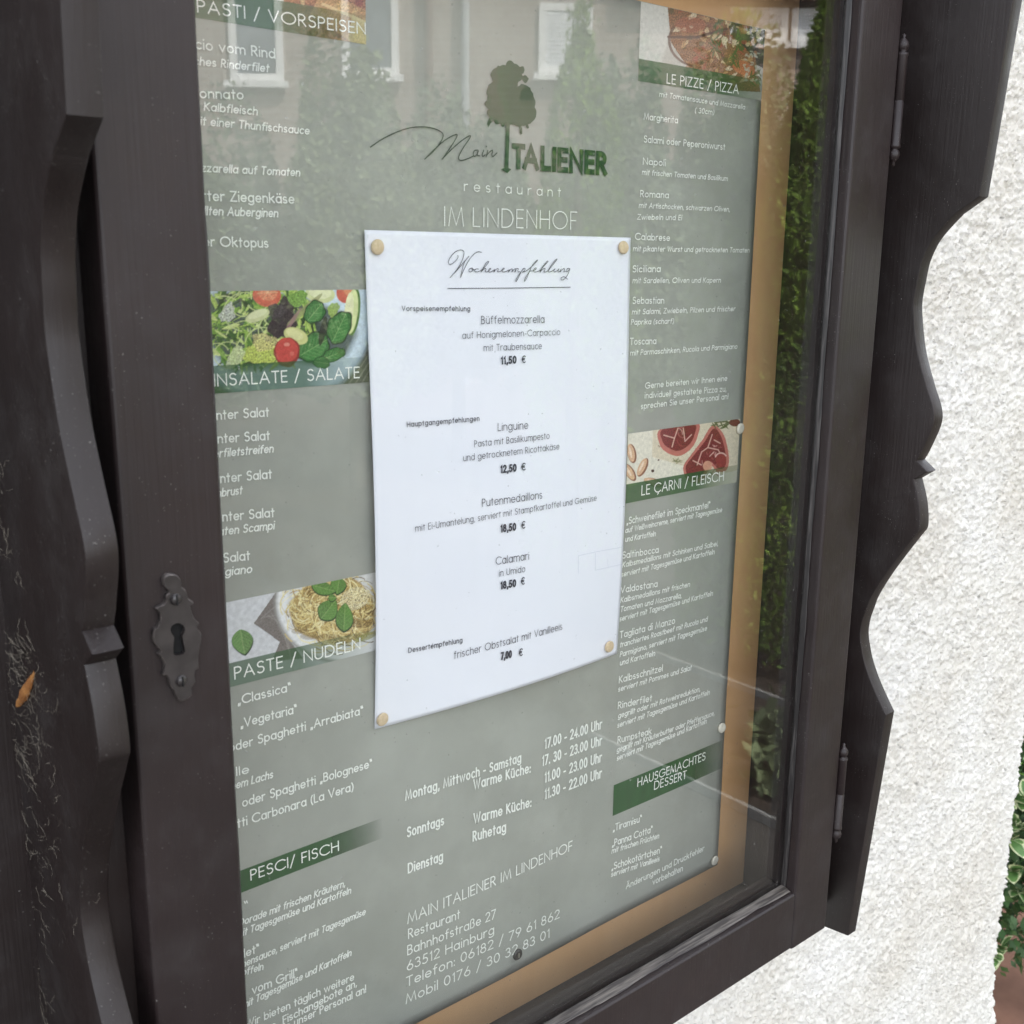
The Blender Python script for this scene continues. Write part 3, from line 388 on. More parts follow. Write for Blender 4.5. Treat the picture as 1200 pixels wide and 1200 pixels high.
# re-seat rebate behind the pane only
def sub(o): o.parent=door; return o
def frame_member(name,x0,x1,z0,z1,vert):
    # bar with a soft chamfer towards the opening
    bm=bmesh.new(); box(bm,x0,x1,DY,DB,z0,z1); c=.0052
    for e in bm.edges:
        a,b=e.verts[0].co,e.verts[1].co
        e.tag=False
    es_in=[];es_out=[]
    for e in bm.edges:
        a,b=e.verts[0].co,e.verts[1].co
        if abs(a.y-DY)<1e-6 and abs(b.y-DY)<1e-6:
            if vert and abs(a.x-b.x)<1e-6:
                inner=(abs(a.x-IX0)<1e-6 or abs(a.x-IX1)<1e-6); (es_in if inner else es_out).append(e)
            if not vert and abs(a.z-b.z)<1e-6:
                inner=(abs(a.z-IZ0)<1e-6 or abs(a.z-IZ1)<1e-6); (es_in if inner else es_out).append(e)
    bmesh.ops.bevel(bm,geom=es_out,offset=.0022,segments=3,affect='EDGES',profile=.5)
    es_in=[e for e in es_in if e.is_valid]
    bmesh.ops.bevel(bm,geom=es_in,offset=.0030,segments=3,affect='EDGES',profile=.55)
    return bmobj(name,bm,M_WOOD,door)
frame_member('stile',OX0,IX0,OZ0,OZ1,True); frame_member('stile',IX1,OX1,OZ0,OZ1,True)
frame_member('rail',IX0+.0004,IX1-.0004,OZ0+.0003,IZ0,False); frame_member('rail',IX0+.0004,IX1-.0004,IZ1,OZ1-.0003,False)
boxobj('glass_pane',(IX0+.0003,IX1-.0003,GLASS_Y,GLASS_Y+.0028,IZ0+.0003,IZ1-.0003),M_GLASS,door,bev=0)
# putty beads around the pane (uneven, triangular)
def bead(p0,p1,inw,m,seed,w=.0055,h=.0075):
    r=random.Random(seed); V=[];F=[]; p0=Vector(p0);p1=Vector(p1);inw=Vector(inw); n=60
    for i in range(n+1):
        p=p0.lerp(p1,i/n); k=1+.10*math.sin(i*.5+seed)+.07*r.uniform(-1,1); out=Vector((0,-1,0))
        q=[p,p+out*h*k,p+out*h*.8*k+inw*w*.3,p+inw*w*k*.95+out*.0008,p+inw*w*k]
        V+=q
    for i in range(n):
        for j in range(4): a=i*5+j; F.append((a,a+5,a+6,a+1))
    return meshobj('putty_bead',V,F,m,door,smooth=False)
gy=GLASS_Y-.0002
bead((IX0+.001,gy,IZ0+.0005),(IX1-.001,gy,IZ0+.0005),(0,0,1),M_BEAD,3,w=.0028,h=.0070)
bead((IX1-.0008,gy,IZ0),(IX1-.0008,gy,IZ1),(-1,0,0),M_BEADV,5,w=.0018,h=.0035)
bead((IX0+.0008,gy,IZ0),(IX0+.0008,gy,IZ1),(1,0,0),M_BEADV,6,w=.0035,h=.0055)
bead((IX0+.001,gy,IZ1-.0005),(IX1-.001,gy,IZ1-.0005),(0,0,-1),M_BEADV,8,w=.0035)
# keyhole plate with a real keyhole
def to3(p,y): return Vector((p[0]/1e3,y,p[1]/1e3))
esc=catmull(ESC,3,True)
bm=bmesh.new()
def loopv(pts,y):
    vs=[bm.verts.new(to3(p,y)) for p in pts]; return vs,[bm.edges.new((vs[i],vs[(i+1)%len(vs)])) for i in range(len(vs))]
cxe=sum(p[0] for p in ESC)/len(ESC); cze=sum(p[1] for p in ESC)/len(ESC)
shr=[(cxe+(p[0]-cxe)*.95,cze+(p[1]-cze)*.975) for p in esc]
key=catmull(KEY,3,True)
ov,oe=loopv(shr,DY-.0030); kv,ke=loopv(key,DY-.0030)
bmesh.ops.triangle_fill(bm,edges=oe+ke,use_beauty=True)
bv,_=loopv(esc,DY-.0022); cv,_=loopv(esc,DY+.0001); kb,_=loopv(key,DY-.0002)
for A,B in ((ov,bv),(bv,cv),(kv,kb)):
    for i in range(len(A)):
        try:
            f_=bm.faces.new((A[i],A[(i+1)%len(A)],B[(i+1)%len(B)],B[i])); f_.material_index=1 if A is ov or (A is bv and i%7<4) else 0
        except ValueError: pass
kp=bmobj('keyhole_plate',bm,[M_IRON,M_IRONHL],door)
bm=bmesh.new(); f=bm.faces.new([bm.verts.new(to3(p,DY-.0003)) for p in key]); k=bmobj('keyhole',bm,M_BLACK,door)
for s in SCR:
    bm=bmesh.new(); lathe(bm,[(.0026,0),(.0026,.0006),(.0020,.0014),(.0010,.0018),(.0001,.0019)],(s[0]/1e3,DY-.0030,s[1]/1e3),'y',16)
    box(bm,s[0]/1e3-.0003,s[0]/1e3+.0003,DY-.0052,DY-.0046,s[1]/1e3-.0024,s[1]/1e3+.0024,mi=1); bmobj('screw',bm,[M_IRON,M_BLACK],door,smooth=False)
# hinges : knuckle barrel with turned finials
for zc,tl in ((1.662,0),(1.128,0)):
    bm=bmesh.new(); r=.0036; H=.031
    p=[(.0002,-H-.0135),(.0014,-H-.0122),(.0011,-H-.0105),(.0016,-H-.0100),(.0036,-H-.0075),(.0040,-H-.0052),(.0034,-H-.0030),(.0018,-H-.0014),(.0040,-H-.0006),(.0040,-H+.001),(r,-H+.002)]
    pr_=p+[(r,-.0004),(r*.86,0),(r,.0004)]+[(a,-b) for a,b in reversed(p)]
    lathe(bm,pr_,(.7325,DY-.0004,zc),'z',20); box(bm,.7300,.7345,DY+.0015,DY+.0035,zc-H,zc+H)
    h=bmobj('hinge',bm,M_WOOD,door,smooth=True)
# ---------------------------------------------------------------- poster
def fposter(x,z): return -.0003-.0006*math.sin((x-.2)*13)*math.sin((z-1.)*9)-.0004*math.sin((x-.2)*31+z*12)
PX0,PX1,PZ0,PZ1=.2085,.6812,1.0455,1.7135
poster=thing('menu_poster','large grey green restaurant menu poster with food pictures pinned in the case','poster',((PX0+PX1)/2,0,PZ0)); po=(-(PX0+PX1)/2,0,-PZ0)
def pc(o): o.location=po; return o
nx,nz=60,84; X,Z=np.meshgrid(np.linspace(PX0,PX1,nx),np.linspace(PZ0,PZ1,nz)); Y=np.vectorize(fposter)(X,Z)
sh=gridmesh('poster_sheet',X,Z,Y,M_POSTER,poster); pc(sh)
md=sh.modifiers.new('thickness','SOLIDIFY'); md.thickness=.0003; md.offset=-1
def lin(c): c=np.asarray(c,float)/255; return np.where(c<.04045,c/12.92,((c+.055)/1.055)**2.4)
class Pic:
    # paints into a grid of print cells; coordinates are those of the picture's own sketch
    def __init__(s,x0,x1,z0,z1,vis,q,nx=330,nz=140):
        s.X,s.Z=np.meshgrid(np.linspace(x0,x1,nx),np.linspace(z0,z1,nz)); vx0,vx1=vis
        u=(s.X-vx0)/(vx1-vx0); v=(z1-s.Z)/(z1-z0); TL,TR,BL,BR=[np.array(p,float) for p in q]
        P=[(1-u)*(1-v)*TL[k]+u*(1-v)*TR[k]+(1-u)*v*BL[k]+u*v*BR[k] for k in (0,1)]
        s.x,s.y=P; s.u=u; s.v=v; s.c=np.zeros(s.X.shape+(4,)); s.c[...,3]=1; s.n=field(nx,nz,.0004,.001,.004,3); s.n2=field(nx,nz,.0004,.0035,.012,4)
    def put(s,m,col,a=1.,var=0.,nn=None):
        m=np.clip(m,0,1)[...,None]*a; k=lin(col)*(1+var*(s.n if nn is None else nn)[...,None]); s.c[...,:3]=s.c[...,:3]*(1-m)+np.clip(k,0,1)*m
    def rot(s,cx,cy,ang):
        a=R(ang); dx=s.x-cx; dy=s.y-cy; return dx*math.cos(a)+dy*math.sin(a),-dx*math.sin(a)+dy*math.cos(a)
    def ell(s,cx,cy,rx,ry,col,ang=0,a=1.,var=0,soft=.06,wob=0):
        p,q=s.rot(cx,cy,ang); d=np.sqrt((p/rx)**2+(q/ry)**2)
        if wob: th=np.arctan2(q/ry,p/rx); d=d*(1+wob*np.sin(3*th+cx)+wob*.6*np.sin(7*th+cy))
        s.put((1-d)/soft+.5,col,a,var); return d
    def leaf(s,cx,cy,L,w,col,ang,a=1,vein=None):
        p,q=s.rot(cx,cy,ang); t=p/L; wd=w*np.clip(1-t*t,0,1)**.8*(1-.25*t); s.put(np.where(abs(t)<1,(wd-abs(q))/3+.5,0),col,a,.12)
        s.put(np.where((abs(t)<.9)&(q>0)&(q<wd),1,0),tuple(min(255,c*1.22) for c in col),.35*a)
        if vein:
            s.put(np.where(abs(t)<.95,1.5-abs(q)/1.6,0),vein,.7)
            s.put(np.where((abs(t)<.85)&(abs(q)<wd*.85),1.2-abs(((p-abs(q)*.9)/(L*.28))%1-.5)*9,0),vein,.4)
    def arc(s,cx,cy,r,a0,a1,w,col,a=1.,ex=1.):
        dx=s.x-cx; dy=(s.y-cy)*ex; d=abs(np.hypot(dx,dy)-r); th=np.degrees(np.arctan2(dy,dx))%360; a0%=360; span=(a1-a0)
        s.put(np.where((th-a0)%360<span,(w-d)/1.6+.5,0),col,a)
    def seg(s,x0,y0,x1,y1,w,col,a=1.):
        dx,dy=x1-x0,y1-y0; L=dx*dx+dy*dy; t=np.clip(((s.x-x0)*dx+(s.y-y0)*dy)/L,0,1); s.put((w-np.hypot(s.x-x0-t*dx,s.y-y0-t*dy))/1.6+.5,col,a)
    def poly(s,pts,col,a=1,var=0,sm=False):
        if sm: pts=catmull(pts,5,True)
        ins=np.zeros(s.x.shape,bool)
        for (xa,ya),(xb,yb) in zip(pts,pts[1:]+pts[:1]):
            if ya==yb: continue
            c=((ya>s.y)!=(yb>s.y))&(s.x<(xb-xa)*(s.y-ya)/(yb-ya)+xa); ins^=c
        s.put(ins.astype(float),col,a,var); return ins
    def band(s,h,a0,f0,f1,amin,col=(38,88,42)):
        al=a0+(amin-a0)*np.clip((s.u-f0)/(f1-f0),0,1); s.put((s.v>1-h).astype(float)*al,col)
    def build(s,name,m=None,lift=.00035):
        if m is None:
            k=(1+.035*s.n2+.025*s.n)[...,None]; g=s.c[...,:3].mean(-1,keepdims=True); s.c[...,:3]=np.clip((g+(s.c[...,:3]-g)*.86)*np.where((s.v>1-.29)[...,None],1,k),0,1)
        Y=np.vectorize(fposter)(s.X,s.Z)-lift; return pc(gridmesh(name,s.X,s.Z,Y,m or M_PIC,poster,col=s.c))
pr_=random.Random(12)
# --- starters (only its lower right corner shows)
P=Pic(.2125,.3410,1.6615,1.7132,(.245,.341),[(110,-480),(900,-290),(120,95),(925,200)])
P.put(P.x*0+1,(205,200,190),1,.03); P.poly([(420,-600),(1000,-500),(1000,400),(500,100),(520,-60)],(165,105,70),1,.3)
for i in range(60): P.ell(pr_.uniform(480,950),pr_.uniform(-400,170),pr_.uniform(12,40),pr_.uniform(8,26),pr_.choice([(190,130,80),(120,60,45),(210,175,120),(150,70,55),(90,45,35),(120,120,60)]),pr_.uniform(0,180),.8,.2,wob=.1)
P.poly([(700,-60),(960,60),(960,260),(640,60)],(205,160,95),.6,.15); P.seg(700,10,950,110,7,(235,200,140),.8); P.poly([(850,60),(960,110),(960,260),(830,180)],(225,205,140),.7,.1)
P.band(.275,.9,.55,.95,.25); P.build('starter_picture')
# --- pizza
P=Pic(.5507,.6806,1.6650,1.7132,(.5507,.6806),[(395,8),(975,60),(390,395),(965,470)])
P.put(P.x*0+1,(196,190,182),1,.02); P.ell(300,120,215,330,(214,210,203)); P.poly([(790,20),(1010,20),(1010,300),(905,250),(780,120)],(70,60,55),1,.2)
P.poly([(505,-20),(770,-20),(800,110),(930,230),(960,420),(760,420),(640,345),(575,270),(525,190)],(146,98,62),1,.32,sm=False)
for i in range(150):
    cx,cy=pr_.uniform(520,960),pr_.uniform(0,390)
    if cx<505+cy*.32: continue
    P.ell(cx,cy,pr_.uniform(6,26),pr_.uniform(4,15),pr_.choice([(176,118,76),(215,185,140),(124,66,44),(196,150,95),(96,84,48),(226,206,170),(170,80,52)]),pr_.uniform(0,180),.75,.2,wob=.12)
P.seg(515,165,640,150,7,(70,34,26),.85); P.seg(640,150,780,85,7,(70,34,26),.85); P.arc(640,180,122,95,215,6,(96,52,34),.8)
P.ell(870,290,60,38,(196,110,62),20,.9,.2); P.ell(610,90,70,40,(176,88,62),-10,.5,.2)
for bx,by in ((730,180),(850,160),(825,240),(745,60),(930,330)):
    for k in range(11): a=pr_.uniform(-140,-40); P.leaf(bx+pr_.uniform(-22,22),by+pr_.uniform(-50,50),24,4,(78,96,44),a,.9)
for k in range(30): P.ell(900+pr_.uniform(-30,50),230+pr_.uniform(-40,130),10,5,(200,200,180),pr_.uniform(0,180),.6)
P.band(.285,.9,.65,1.0,.35); P.build('pizza_picture')
# --- salad
P=Pic(.2125,.3395,1.4812,1.5330,(.2446,.3390),[(180,160),(905,160),(205,640),(935,595)])
P.put(P.x*0+1,(104,100,88),1,.1)
for k in range(9): P.seg(700+k*34,640,960+k*20,330,4,(150,148,132),.6)
P.ell(505,280,438,420,(158,176,190)); P.ell(505,270,425,405,(196,212,226),var=.02); P.ell(395,330,262,190,(44,58,26),0,.9,.5,wob=.07,soft=.2); P.ell(670,370,170,140,(30,44,26),0,.85,.4,wob=.08,soft=.2)
for i in range(420):
    a=pr_.uniform(0,360); rr=math.sqrt(pr_.random()); cx=370+rr*290*math.cos(R(a)); cy=320+rr*200*math.sin(R(a))
    P.leaf(cx,cy,pr_.uniform(14,58),pr_.uniform(2,11),pr_.choice([(122,160,52),(168,190,82),(88,128,44),(60,92,36),(196,206,120),(142,176,60),(48,66,30)]),pr_.uniform(0,180),.95)
for i in range(26): P.arc(pr_.uniform(200,480),pr_.uniform(180,460),pr_.uniform(30,95),pr_.uniform(0,360),pr_.uniform(0,360)+60,2.6,(206,216,140),.8)
P.ell(255,262,30,44,(198,196,190),20,.8,.3,wob=.15)
P.ell(425,180,64,54,(214,92,62),15,1,.06); P.ell(428,172,44,34,(232,140,96),15,.8,.1)
for k in range(6): P.seg(428,168,428+46*math.cos(k),168+36*math.sin(k),2,(240,190,140),.6)
P.ell(672,178,72,42,(208,212,150),8); P.ell(672,170,54,30,(226,226,178),8); P.ell(560,200,56,34,(120,160,60),-20,1,.2,wob=.1)
P.ell(798,172,48,50,(206,80,58),0,1,.06); P.ell(812,160,26,26,(228,140,92),0,.8)
P.ell(838,262,34,112,(86,124,50),4); P.ell(830,262,30,104,(214,220,152),4); P.ell(815,256,22,84,(228,226,176),4)
P.ell(500,300,58,92,(60,44,50),10,1,.2,wob=.14); P.ell(470,255,42,34,(74,62,66),0,.9,.2,wob=.1); P.ell(600,250,110,14,(150,150,96),-42,.8); P.ell(545,300,70,9,(160,110,120),-58,.7)
for cx,cy,rx,ry,an in ((648,428,82,68,-30),(770,335,80,58,-65),(648,262,56,48,-50),(745,465,60,32,-20),(688,500,40,28,10)):
    P.ell(cx,cy,rx*1.03,ry*1.03,(28,54,28),an,1,0,wob=.06); P.ell(cx,cy,rx*.94,ry*.92,(54,112,52),an,1,.15,wob=.06)
    P.leaf(cx,cy,rx*.92,ry*.8,(66,128,60),an,.7,(146,180,110))
P.ell(690,350,16,70,(44,40,34),10,.85); P.ell(738,250,34,26,(150,176,70),-60,.9,.1,wob=.1)
P.ell(385,275,56,26,(206,208,150),-22); P.ell(385,268,44,16,(222,222,170),-22); P.ell(562,372,60,36,(208,206,128),25); P.ell(556,364,44,22,(222,218,150),25)
P.ell(405,450,78,54,(186,196,70),0,.9,.25,wob=.12); P.ell(420,400,60,40,(206,190,120),10,.7,.3,wob=.12); P.ell(290,470,60,30,(206,212,160),-60,.7,.2,wob=.1)
P.ell(522,448,60,70,(150,36,34),0,1,.04,wob=.03); P.ell(520,440,52,60,(204,60,50),0,1,.05,wob=.03); P.ell(520,412,14,9,(240,150,130),0,.7); P.ell(545,455,10,10,(230,120,104),0,.5)
for k in range(7): P.leaf(785+pr_.uniform(-14,14),450+pr_.uniform(-20,20),22,3,(70,110,50),pr_.uniform(20,160),.8)
P.band(.275,.8,.55,1.0,.12); P.build('salad_picture')
# --- noodles
P=Pic(.2125,.3405,1.3195,1.3682,(.2446,.3405),[(178,420),(882,288),(203,820),(875,645)])
P.put(P.x*0+1,(206,205,210),1,.012,P.n2); P.poly([(395,380),(415,380),(430,560),(520,690),(380,700),(415,610),(300,520)],(118,108,104),1,.1)
for k in range(7): P.seg(330+k*16,500-k*8,420+k*10,420+k*60,2,(160,152,148),.5)
P.ell(690,430,300,282,(150,146,142)); P.ell(692,425,290,272,(226,224,226)); P.ell(690,420,240,215,(212,210,208))
P.ell(668,465,205,158,(176,146,76),0,1,.25,wob=.03)
for i in range(620):
    a=pr_.uniform(0,360); rr=math.sqrt(pr_.random()); cx=668+rr*185*math.cos(R(a)); cy=460+rr*140*math.sin(R(a)); a0=pr_.uniform(0,360)
    P.arc(cx,cy,pr_.uniform(24,90),a0,a0+pr_.uniform(30,100),pr_.choice((1.4,2.2,2.8)),pr_.choice([(232,214,146),(240,226,170),(214,186,108),(176,140,66),(206,180,106),(112,84,38)]),.9)
for cx,cy,rx,ry in ((545,585,40,16),(640,590,60,16),(800,520,50,24),(500,560,34,14)): P.ell(cx,cy,rx,ry,(128,100,44),0,.45,.3)
P.ell(770,410,75,50,(236,224,184),-20,.4,.4)
for k in range(40): P.ell(pr_.uniform(690,830),pr_.uniform(350,470),3,3,(60,60,30),0,.7)
P.ell(820,585,60,16,(150,146,60),-20,.7,.2)
for cx,cy,L,w,an in ((640,460,56,44,-50),(716,495,66,40,-85),(690,350,40,36,100),(620,362,58,30,15),(660,405,20,16,0)):
    P.leaf(cx,cy+4,L*1.06,w*1.08,(34,58,24),an); P.leaf(cx,cy,L,w,(84,128,48),an,1,(140,170,90))
P.leaf(254,612,62,46,(40,60,34),80); P.leaf(252,606,60,44,(92,134,62),80,1,(150,176,110))
P.band(.285,.82,.45,1.0,.1); P.build('noodle_picture')
# --- meat
P=Pic(.5520,.6770,1.3812,1.4315,(.5520,.6770),[(220,950),(750,888),(222,1276),(732,1180)])
P.put(P.x*0+1,(226,218,200),1,.01,P.n2); P.poly([(330,900),(800,860),(800,1110),(620,1150),(330,1060)],(214,196,164),.7,.05)
P.poly([(365,930),(535,905),(540,965),(512,1022),(455,1058),(398,1042),(362,1002)],(196,106,94),sm=True); P.poly([(375,932),(520,912),(524,960),(500,1006),(450,1034),(405,1020),(376,990)],(128,38,40),1,.22,sm=True)
P.poly([(612,918),(668,962),(694,1062),(684,1122),(640,1134),(604,1105),(566,1176),(500,1176),(474,1112),(512,1050),(562,985)],(196,106,94),sm=True); P.poly([(618,932),(656,972),(680,1062),(674,1108),(642,1118),(598,1084),(558,1160),(504,1158),(486,1108),(522,1056),(574,992)],(128,38,40),1,.22,sm=True)
for k in range(46):
    cx,cy=pr_.choice(((450,970),(600,1040),(620,1080),(560,1100),(640,1000)));cx+=pr_.gauss(0,30);cy+=pr_.gauss(0,26); a0=pr_.uniform(0,360); P.arc(cx,cy,pr_.uniform(8,34),a0,a0+pr_.uniform(30,110),pr_.uniform(1.2,3.4),pr_.choice(((222,170,156),(190,110,104),(92,22,28),(170,70,70))),.6)
for a in [(380,960,430,975),(430,975,445,930),(430,975,420,1015),(470,930,480,990),(480,990,510,960),(610,960,590,1020),(590,1020,560,1040),(590,1020,640,1030),(640,1030,660,1060),(560,1040,540,1100),(520,1080,560,1100),(620,985,650,1000),(600,1060,620,1040)]: P.seg(*a,2.6,(226,176,160),.85)
P.ell(655,1075,26,34,(150,48,46),0,1,.1); P.arc(655,1075,30,200,330,3,(232,190,176),.9); P.ell(590,1105,22,24,(214,150,120),0,.9)
for cx,cy,an in ((240,1042,78),(290,1108,112),(340,1180,20),(235,1130,60)): P.ell(cx,cy,46,19,(150,96,66),an); P.ell(cx-4,cy-3,42,15,(222,176,138),an,1,.05); P.ell(cx-6,cy-5,26,5,(244,218,190),an,.8)
for k in range(16): P.leaf(648+pr_.uniform(-30,40),912+pr_.uniform(-14,16),20,3.5,(86,92,44),pr_.uniform(-30,60),.9)
for k in range(8): P.leaf(445+pr_.uniform(-14,14),1078+pr_.uniform(-10,10),14,2,(110,110,60),pr_.uniform(0,180),.8)
P.ell(722,905,28,18,(120,60,44),0,1,.2); P.ell(335,1125,7,7,(80,50,40)); P.ell(360,1075,5,4,(90,60,50))
P.band(.275,.92,.62,1.02,.3); P.build('meat_picture')
# --- two plain green banners that fade out to the right
for nm,b,fade in (('fish_banner',(.2125,.3415,1.1935,1.2075),(.62,1.)),('dessert_banner',(.5508,.6790,1.1360,1.1617),(.62,1.05))):
    P=Pic(b[0],b[1],b[2],b[3],(b[0],b[1]),[(0,0),(1,0),(0,1),(1,1)],nx=120,nz=14); P.put(P.x*0+1,(42,84,44),1,.05,P.n2)
    P.c[...,3]=.96*(1-np.clip((P.u-fade[0])/(fade[1]-fade[0]),0,1)**1.3); P.build(nm,M_BAN)
# --- printed words
def print_lines(rows,fn,parent,off,clip,mt):
    for r in rows:
        V,F=textline(r,fn,clip)
        if not V: continue
        m=mt(r); nm='heading_text' if r[7] in ('l','B','lc','sp','h') else 'menu_text'
        o=meshobj(nm,V,F,m,parent); o.location=off
print_lines(TXT,fposter,poster,po,.2105,lambda r:M_LOGO if r[7]=='B' else M_WHITE)
V=[];F=[]
for s in MAIN: ribbon(V,F,[(a/1e3,b/1e3) for a,b in catmull(s,6)] if len(s)>2 else [(a/1e3,b/1e3) for a,b in s],.00030,fposter,.0006+.00002*len(F)/40)
pc(meshobj('script_lettering',V,F,M_PEN,poster))
def printed_shape(name,pts,m,lift):
    bm=bmesh.new(); vs=[bm.verts.new((a/1e3,fposter(a/1e3,b/1e3)-lift,b/1e3)) for a,b in pts]; 
    for t_ in tessellate_polygon([[Vector((a,b,0)) for a,b in pts]]):
        try: bm.faces.new([vs[i] for i in t_])
        except ValueError: pass
    return pc(bmobj(name,bm,m,poster))
rl=random.Random(8); CR2=[]
for (xa,ya),(xb,yb) in zip(CROWN,CROWN[1:]+CROWN[:1]):
    L_=math.hypot(xb-xa,yb-ya); n_=max(1,int(L_/1.15))
    for i_ in range(n_):
        t_=i_/n_; o_=(.0 if i_==0 else rl.uniform(-.15,.75)); CR2.append((xa+(xb-xa)*t_-(yb-ya)/L_*o_,ya+(yb-ya)*t_+(xb-xa)/L_*o_))
printed_shape('tree_crown_print',CR2,M_TREE,.0006); printed_shape('tree_trunk_print',TRUNK,M_LOGO,.0008)
# ---------------------------------------------------------------- white sheet
AX0,AX1,AZ0,AZ1=.3366,.5474,1.2690,1.5653
def fpaper(x,z):
    u=(x-.3365)/.211; v=min(max((1.565-z)/.295,0),1); g=math.sin(math.pi*v**1.35)
    return -(.0018+.0048*g*(1-.35*u)+.005*4*u*(1-u)*v**4)
nx,nz=70,110; X,Z=np.meshgrid(np.linspace(AX0,AX1,nx),np.linspace(AZ0,AZ1,nz)); Y=np.vectorize(fpaper)(X,Z)
sheet=thing('recommendation_sheet','white A4 sheet headed Wochenempfehlung with weekly dishes pinned on the grey green poster','paper sheet',((AX0+AX1)/2,-.002,AZ0)); so_=(-(AX0+AX1)/2,.002,-AZ0)
o=gridmesh('paper',X,Z,Y,M_PAPER,sheet,smooth=False); o.location=so_; md=o.modifiers.new('thickness','SOLIDIFY'); md.thickness=.0002; md.offset=-1
fp2=lambda x,z: fpaper(x,z)-.0001
print_lines(PTX,fp2,sheet,so_,None,lambda r:M_INK)
V=[];F=[]
for s in WOCH: ribbon(V,F,[(a/1e3,b/1e3) for a,b in catmull(s,5)],.00019,fp2,.0006+.0000004*len(F))
o=meshobj('script_heading',V,F,M_INK,sheet); o.location=so_
V=[];F=[]; ribbon(V,F,[(a/1e3,b/1e3) for a,b in UND],.0002,fp2,.0006); o=meshobj('underline',V,F,M_INK,sheet); o.location=so_
V=[];F=[]
for i,s in enumerate(BOX): ribbon(V,F,[(a/1e3,b/1e3) for a,b in s],.00016,fp2,.0006+.00002*i)
o=meshobj('faint_box_print',V,F,M_INKL,sheet); o.location=so_
# ---------------------------------------------------------------- pins
def pin(x,z,y,m,label,group,r=.0043,tilt=0):
    bm=bmesh.new(); lathe(bm,[(.0001,.0024),(r*.6,.0024),(r*.88,.0021),(r,.0014),(r*.98,.0006),(r*.86,0),(.0008,-.0001),(.0006,-.006),(.0001,-.0065)][::1],(0,0,0),'y',24)
    for v in bm.verts: v.co.y=v.co.y
    o=bmobj('push_pin',bm,m,None,smooth=False); o.location=(x,y,z); o.rotation_euler=(R(tilt),0,R(tilt*.7)); tag(o,label,'push pin',group); return o
G1='tan round pins holding the white sheet'; G2='cream round pins along the right edge of the poster'
for (px_,pz_,lb,t) in ((.3437,1.5563,'tan round pin in the upper left corner of the white sheet',4),(.5390,1.5587,'tan round pin in the upper right corner of the white sheet',-5),(.5362,1.2778,'tan round pin in the lower right corner of the white sheet',3),(.3408,1.2752,'tan round pin in the lower left corner of the white sheet',6)):
    pin(px_,pz_,fpaper(px_,pz_)-.0006,M_PIN,lb,G1,tilt=t)
for (px_,pz_,lb,t) in ((.6758,1.4242,'cream round pin at the upper right corner of the meat picture on the poster',5),(.6749,1.1742,'cream round pin on the poster edge beside the green dessert banner',-4),(.6748,1.0528,'cream round pin at the lower right corner of the grey green poster',4)):
    pin(px_,pz_,fposter(px_,pz_)-.0009,M_PINW,lb,G2,tilt=t)
bm=bmesh.new(); lathe(bm,[(.0001,.0016),(.0034,.0014),(.0042,.0006),(.0042,-.0002)],(0,0,0),'y',20); box(bm,-.0004,.0004,-.0019,-.0014,-.0018,.0018,mi=1)
o=bmobj('poster_screw',bm,[M_BPIN,simple('worn_metal',(.3,.27,.22),None,50,.3)],None); o.location=(.4548,fposter(.4548,1.0596)-.0008,1.0596); tag(o,'small black screw head under the phone number at the bottom of the poster','screw')
# ---------------------------------------------------------------- cobweb and dead leaves on the outer face of the left wing
M_WEB=simple('dusty_web',(.30,.26,.2),(.48,.43,.35),300,.9); M_DEAD=simple('dead_leaf',(.26,.10,.025),(.40,.18,.05),160,.8,bs=.5,bd=.001); M_DEAD2=simple('dead_leaf_dark',(.12,.035,.02),(.2,.07,.035),160,.8)
WXo=.1500-.0135
def strands(name,cs,label,seed):
    r=random.Random(seed); V=[];F=[]
    for (cy,cz,sy,sz,n) in cs:
        for _ in range(int(n*.6)):
            y=cy+r.gauss(0,sy); z=cz+r.gauss(0,sz); a=r.uniform(0,6.28); h=.00002+.00003*r.random()
            x=WXo-.0006-r.random()*.0016; k=r.randint(3,8); b=len(V)
            for i in range(k):
                V.append((x,y-h*math.sin(a),z+h*math.cos(a))); V.append((x-h,y+h*math.sin(a),z-h*math.cos(a)))
                a+=r.uniform(-.7,.7); st=r.uniform(.0008,.0028); y=min(y+2.1*st*math.cos(a),WY-.003); z+=st*math.sin(a); x=WXo-.0006-r.random()*.0012
            for i in range(k-1): F.append((b+2*i,b+2*i+1,b+2*i+3,b+2*i+2))
    o=meshobj(name,V,F,M_WEB); return tag(o,label,'cobweb',kind='stuff')
strands('cobweb',CB,'dusty cobweb strands and lint on the outer side of the left wing',7)
def deadleaf(name,y0,z0,y1,z1,w,m,label):
    V=[];F=[];n=14; d=Vector((0,y1-y0,z1-z0)); L=d.length; d/=L; s=Vector((0,-d.z,d.y))
    r=random.Random(4)
    for i in range(n+1):
        t=i/n; p=Vector((WXo,y0,z0))+d*L*t; ww=w*(.35+.75*math.sin(math.pi*min(1,t*1.08))**.6)*(1+.18*r.uniform(-1,1))
        for j in range(7):
            a=math.pi*j/6; V.append(p+s*ww*math.cos(a)+s*w*.5*math.sin(t*3)+Vector((-1,0,0))*(.0004+ww*.8*math.sin(a)))
    for i in range(n):
        for j in range(6): a=i*7+j; F.append((a,a+1,a+8,a+7))
    o=meshobj(name,V,F,m,smooth=False); tag(o,label,'dead leaf')
deadleaf('dead_leaf',*DL[0],.0026,M_DEAD,'curled orange dead leaf caught in cobweb on the left wing')
deadleaf('dead_leaf',*DL[1],.0016,M_DEAD2,'small reddish brown leaf scrap low on the left wing above the bottom edge')
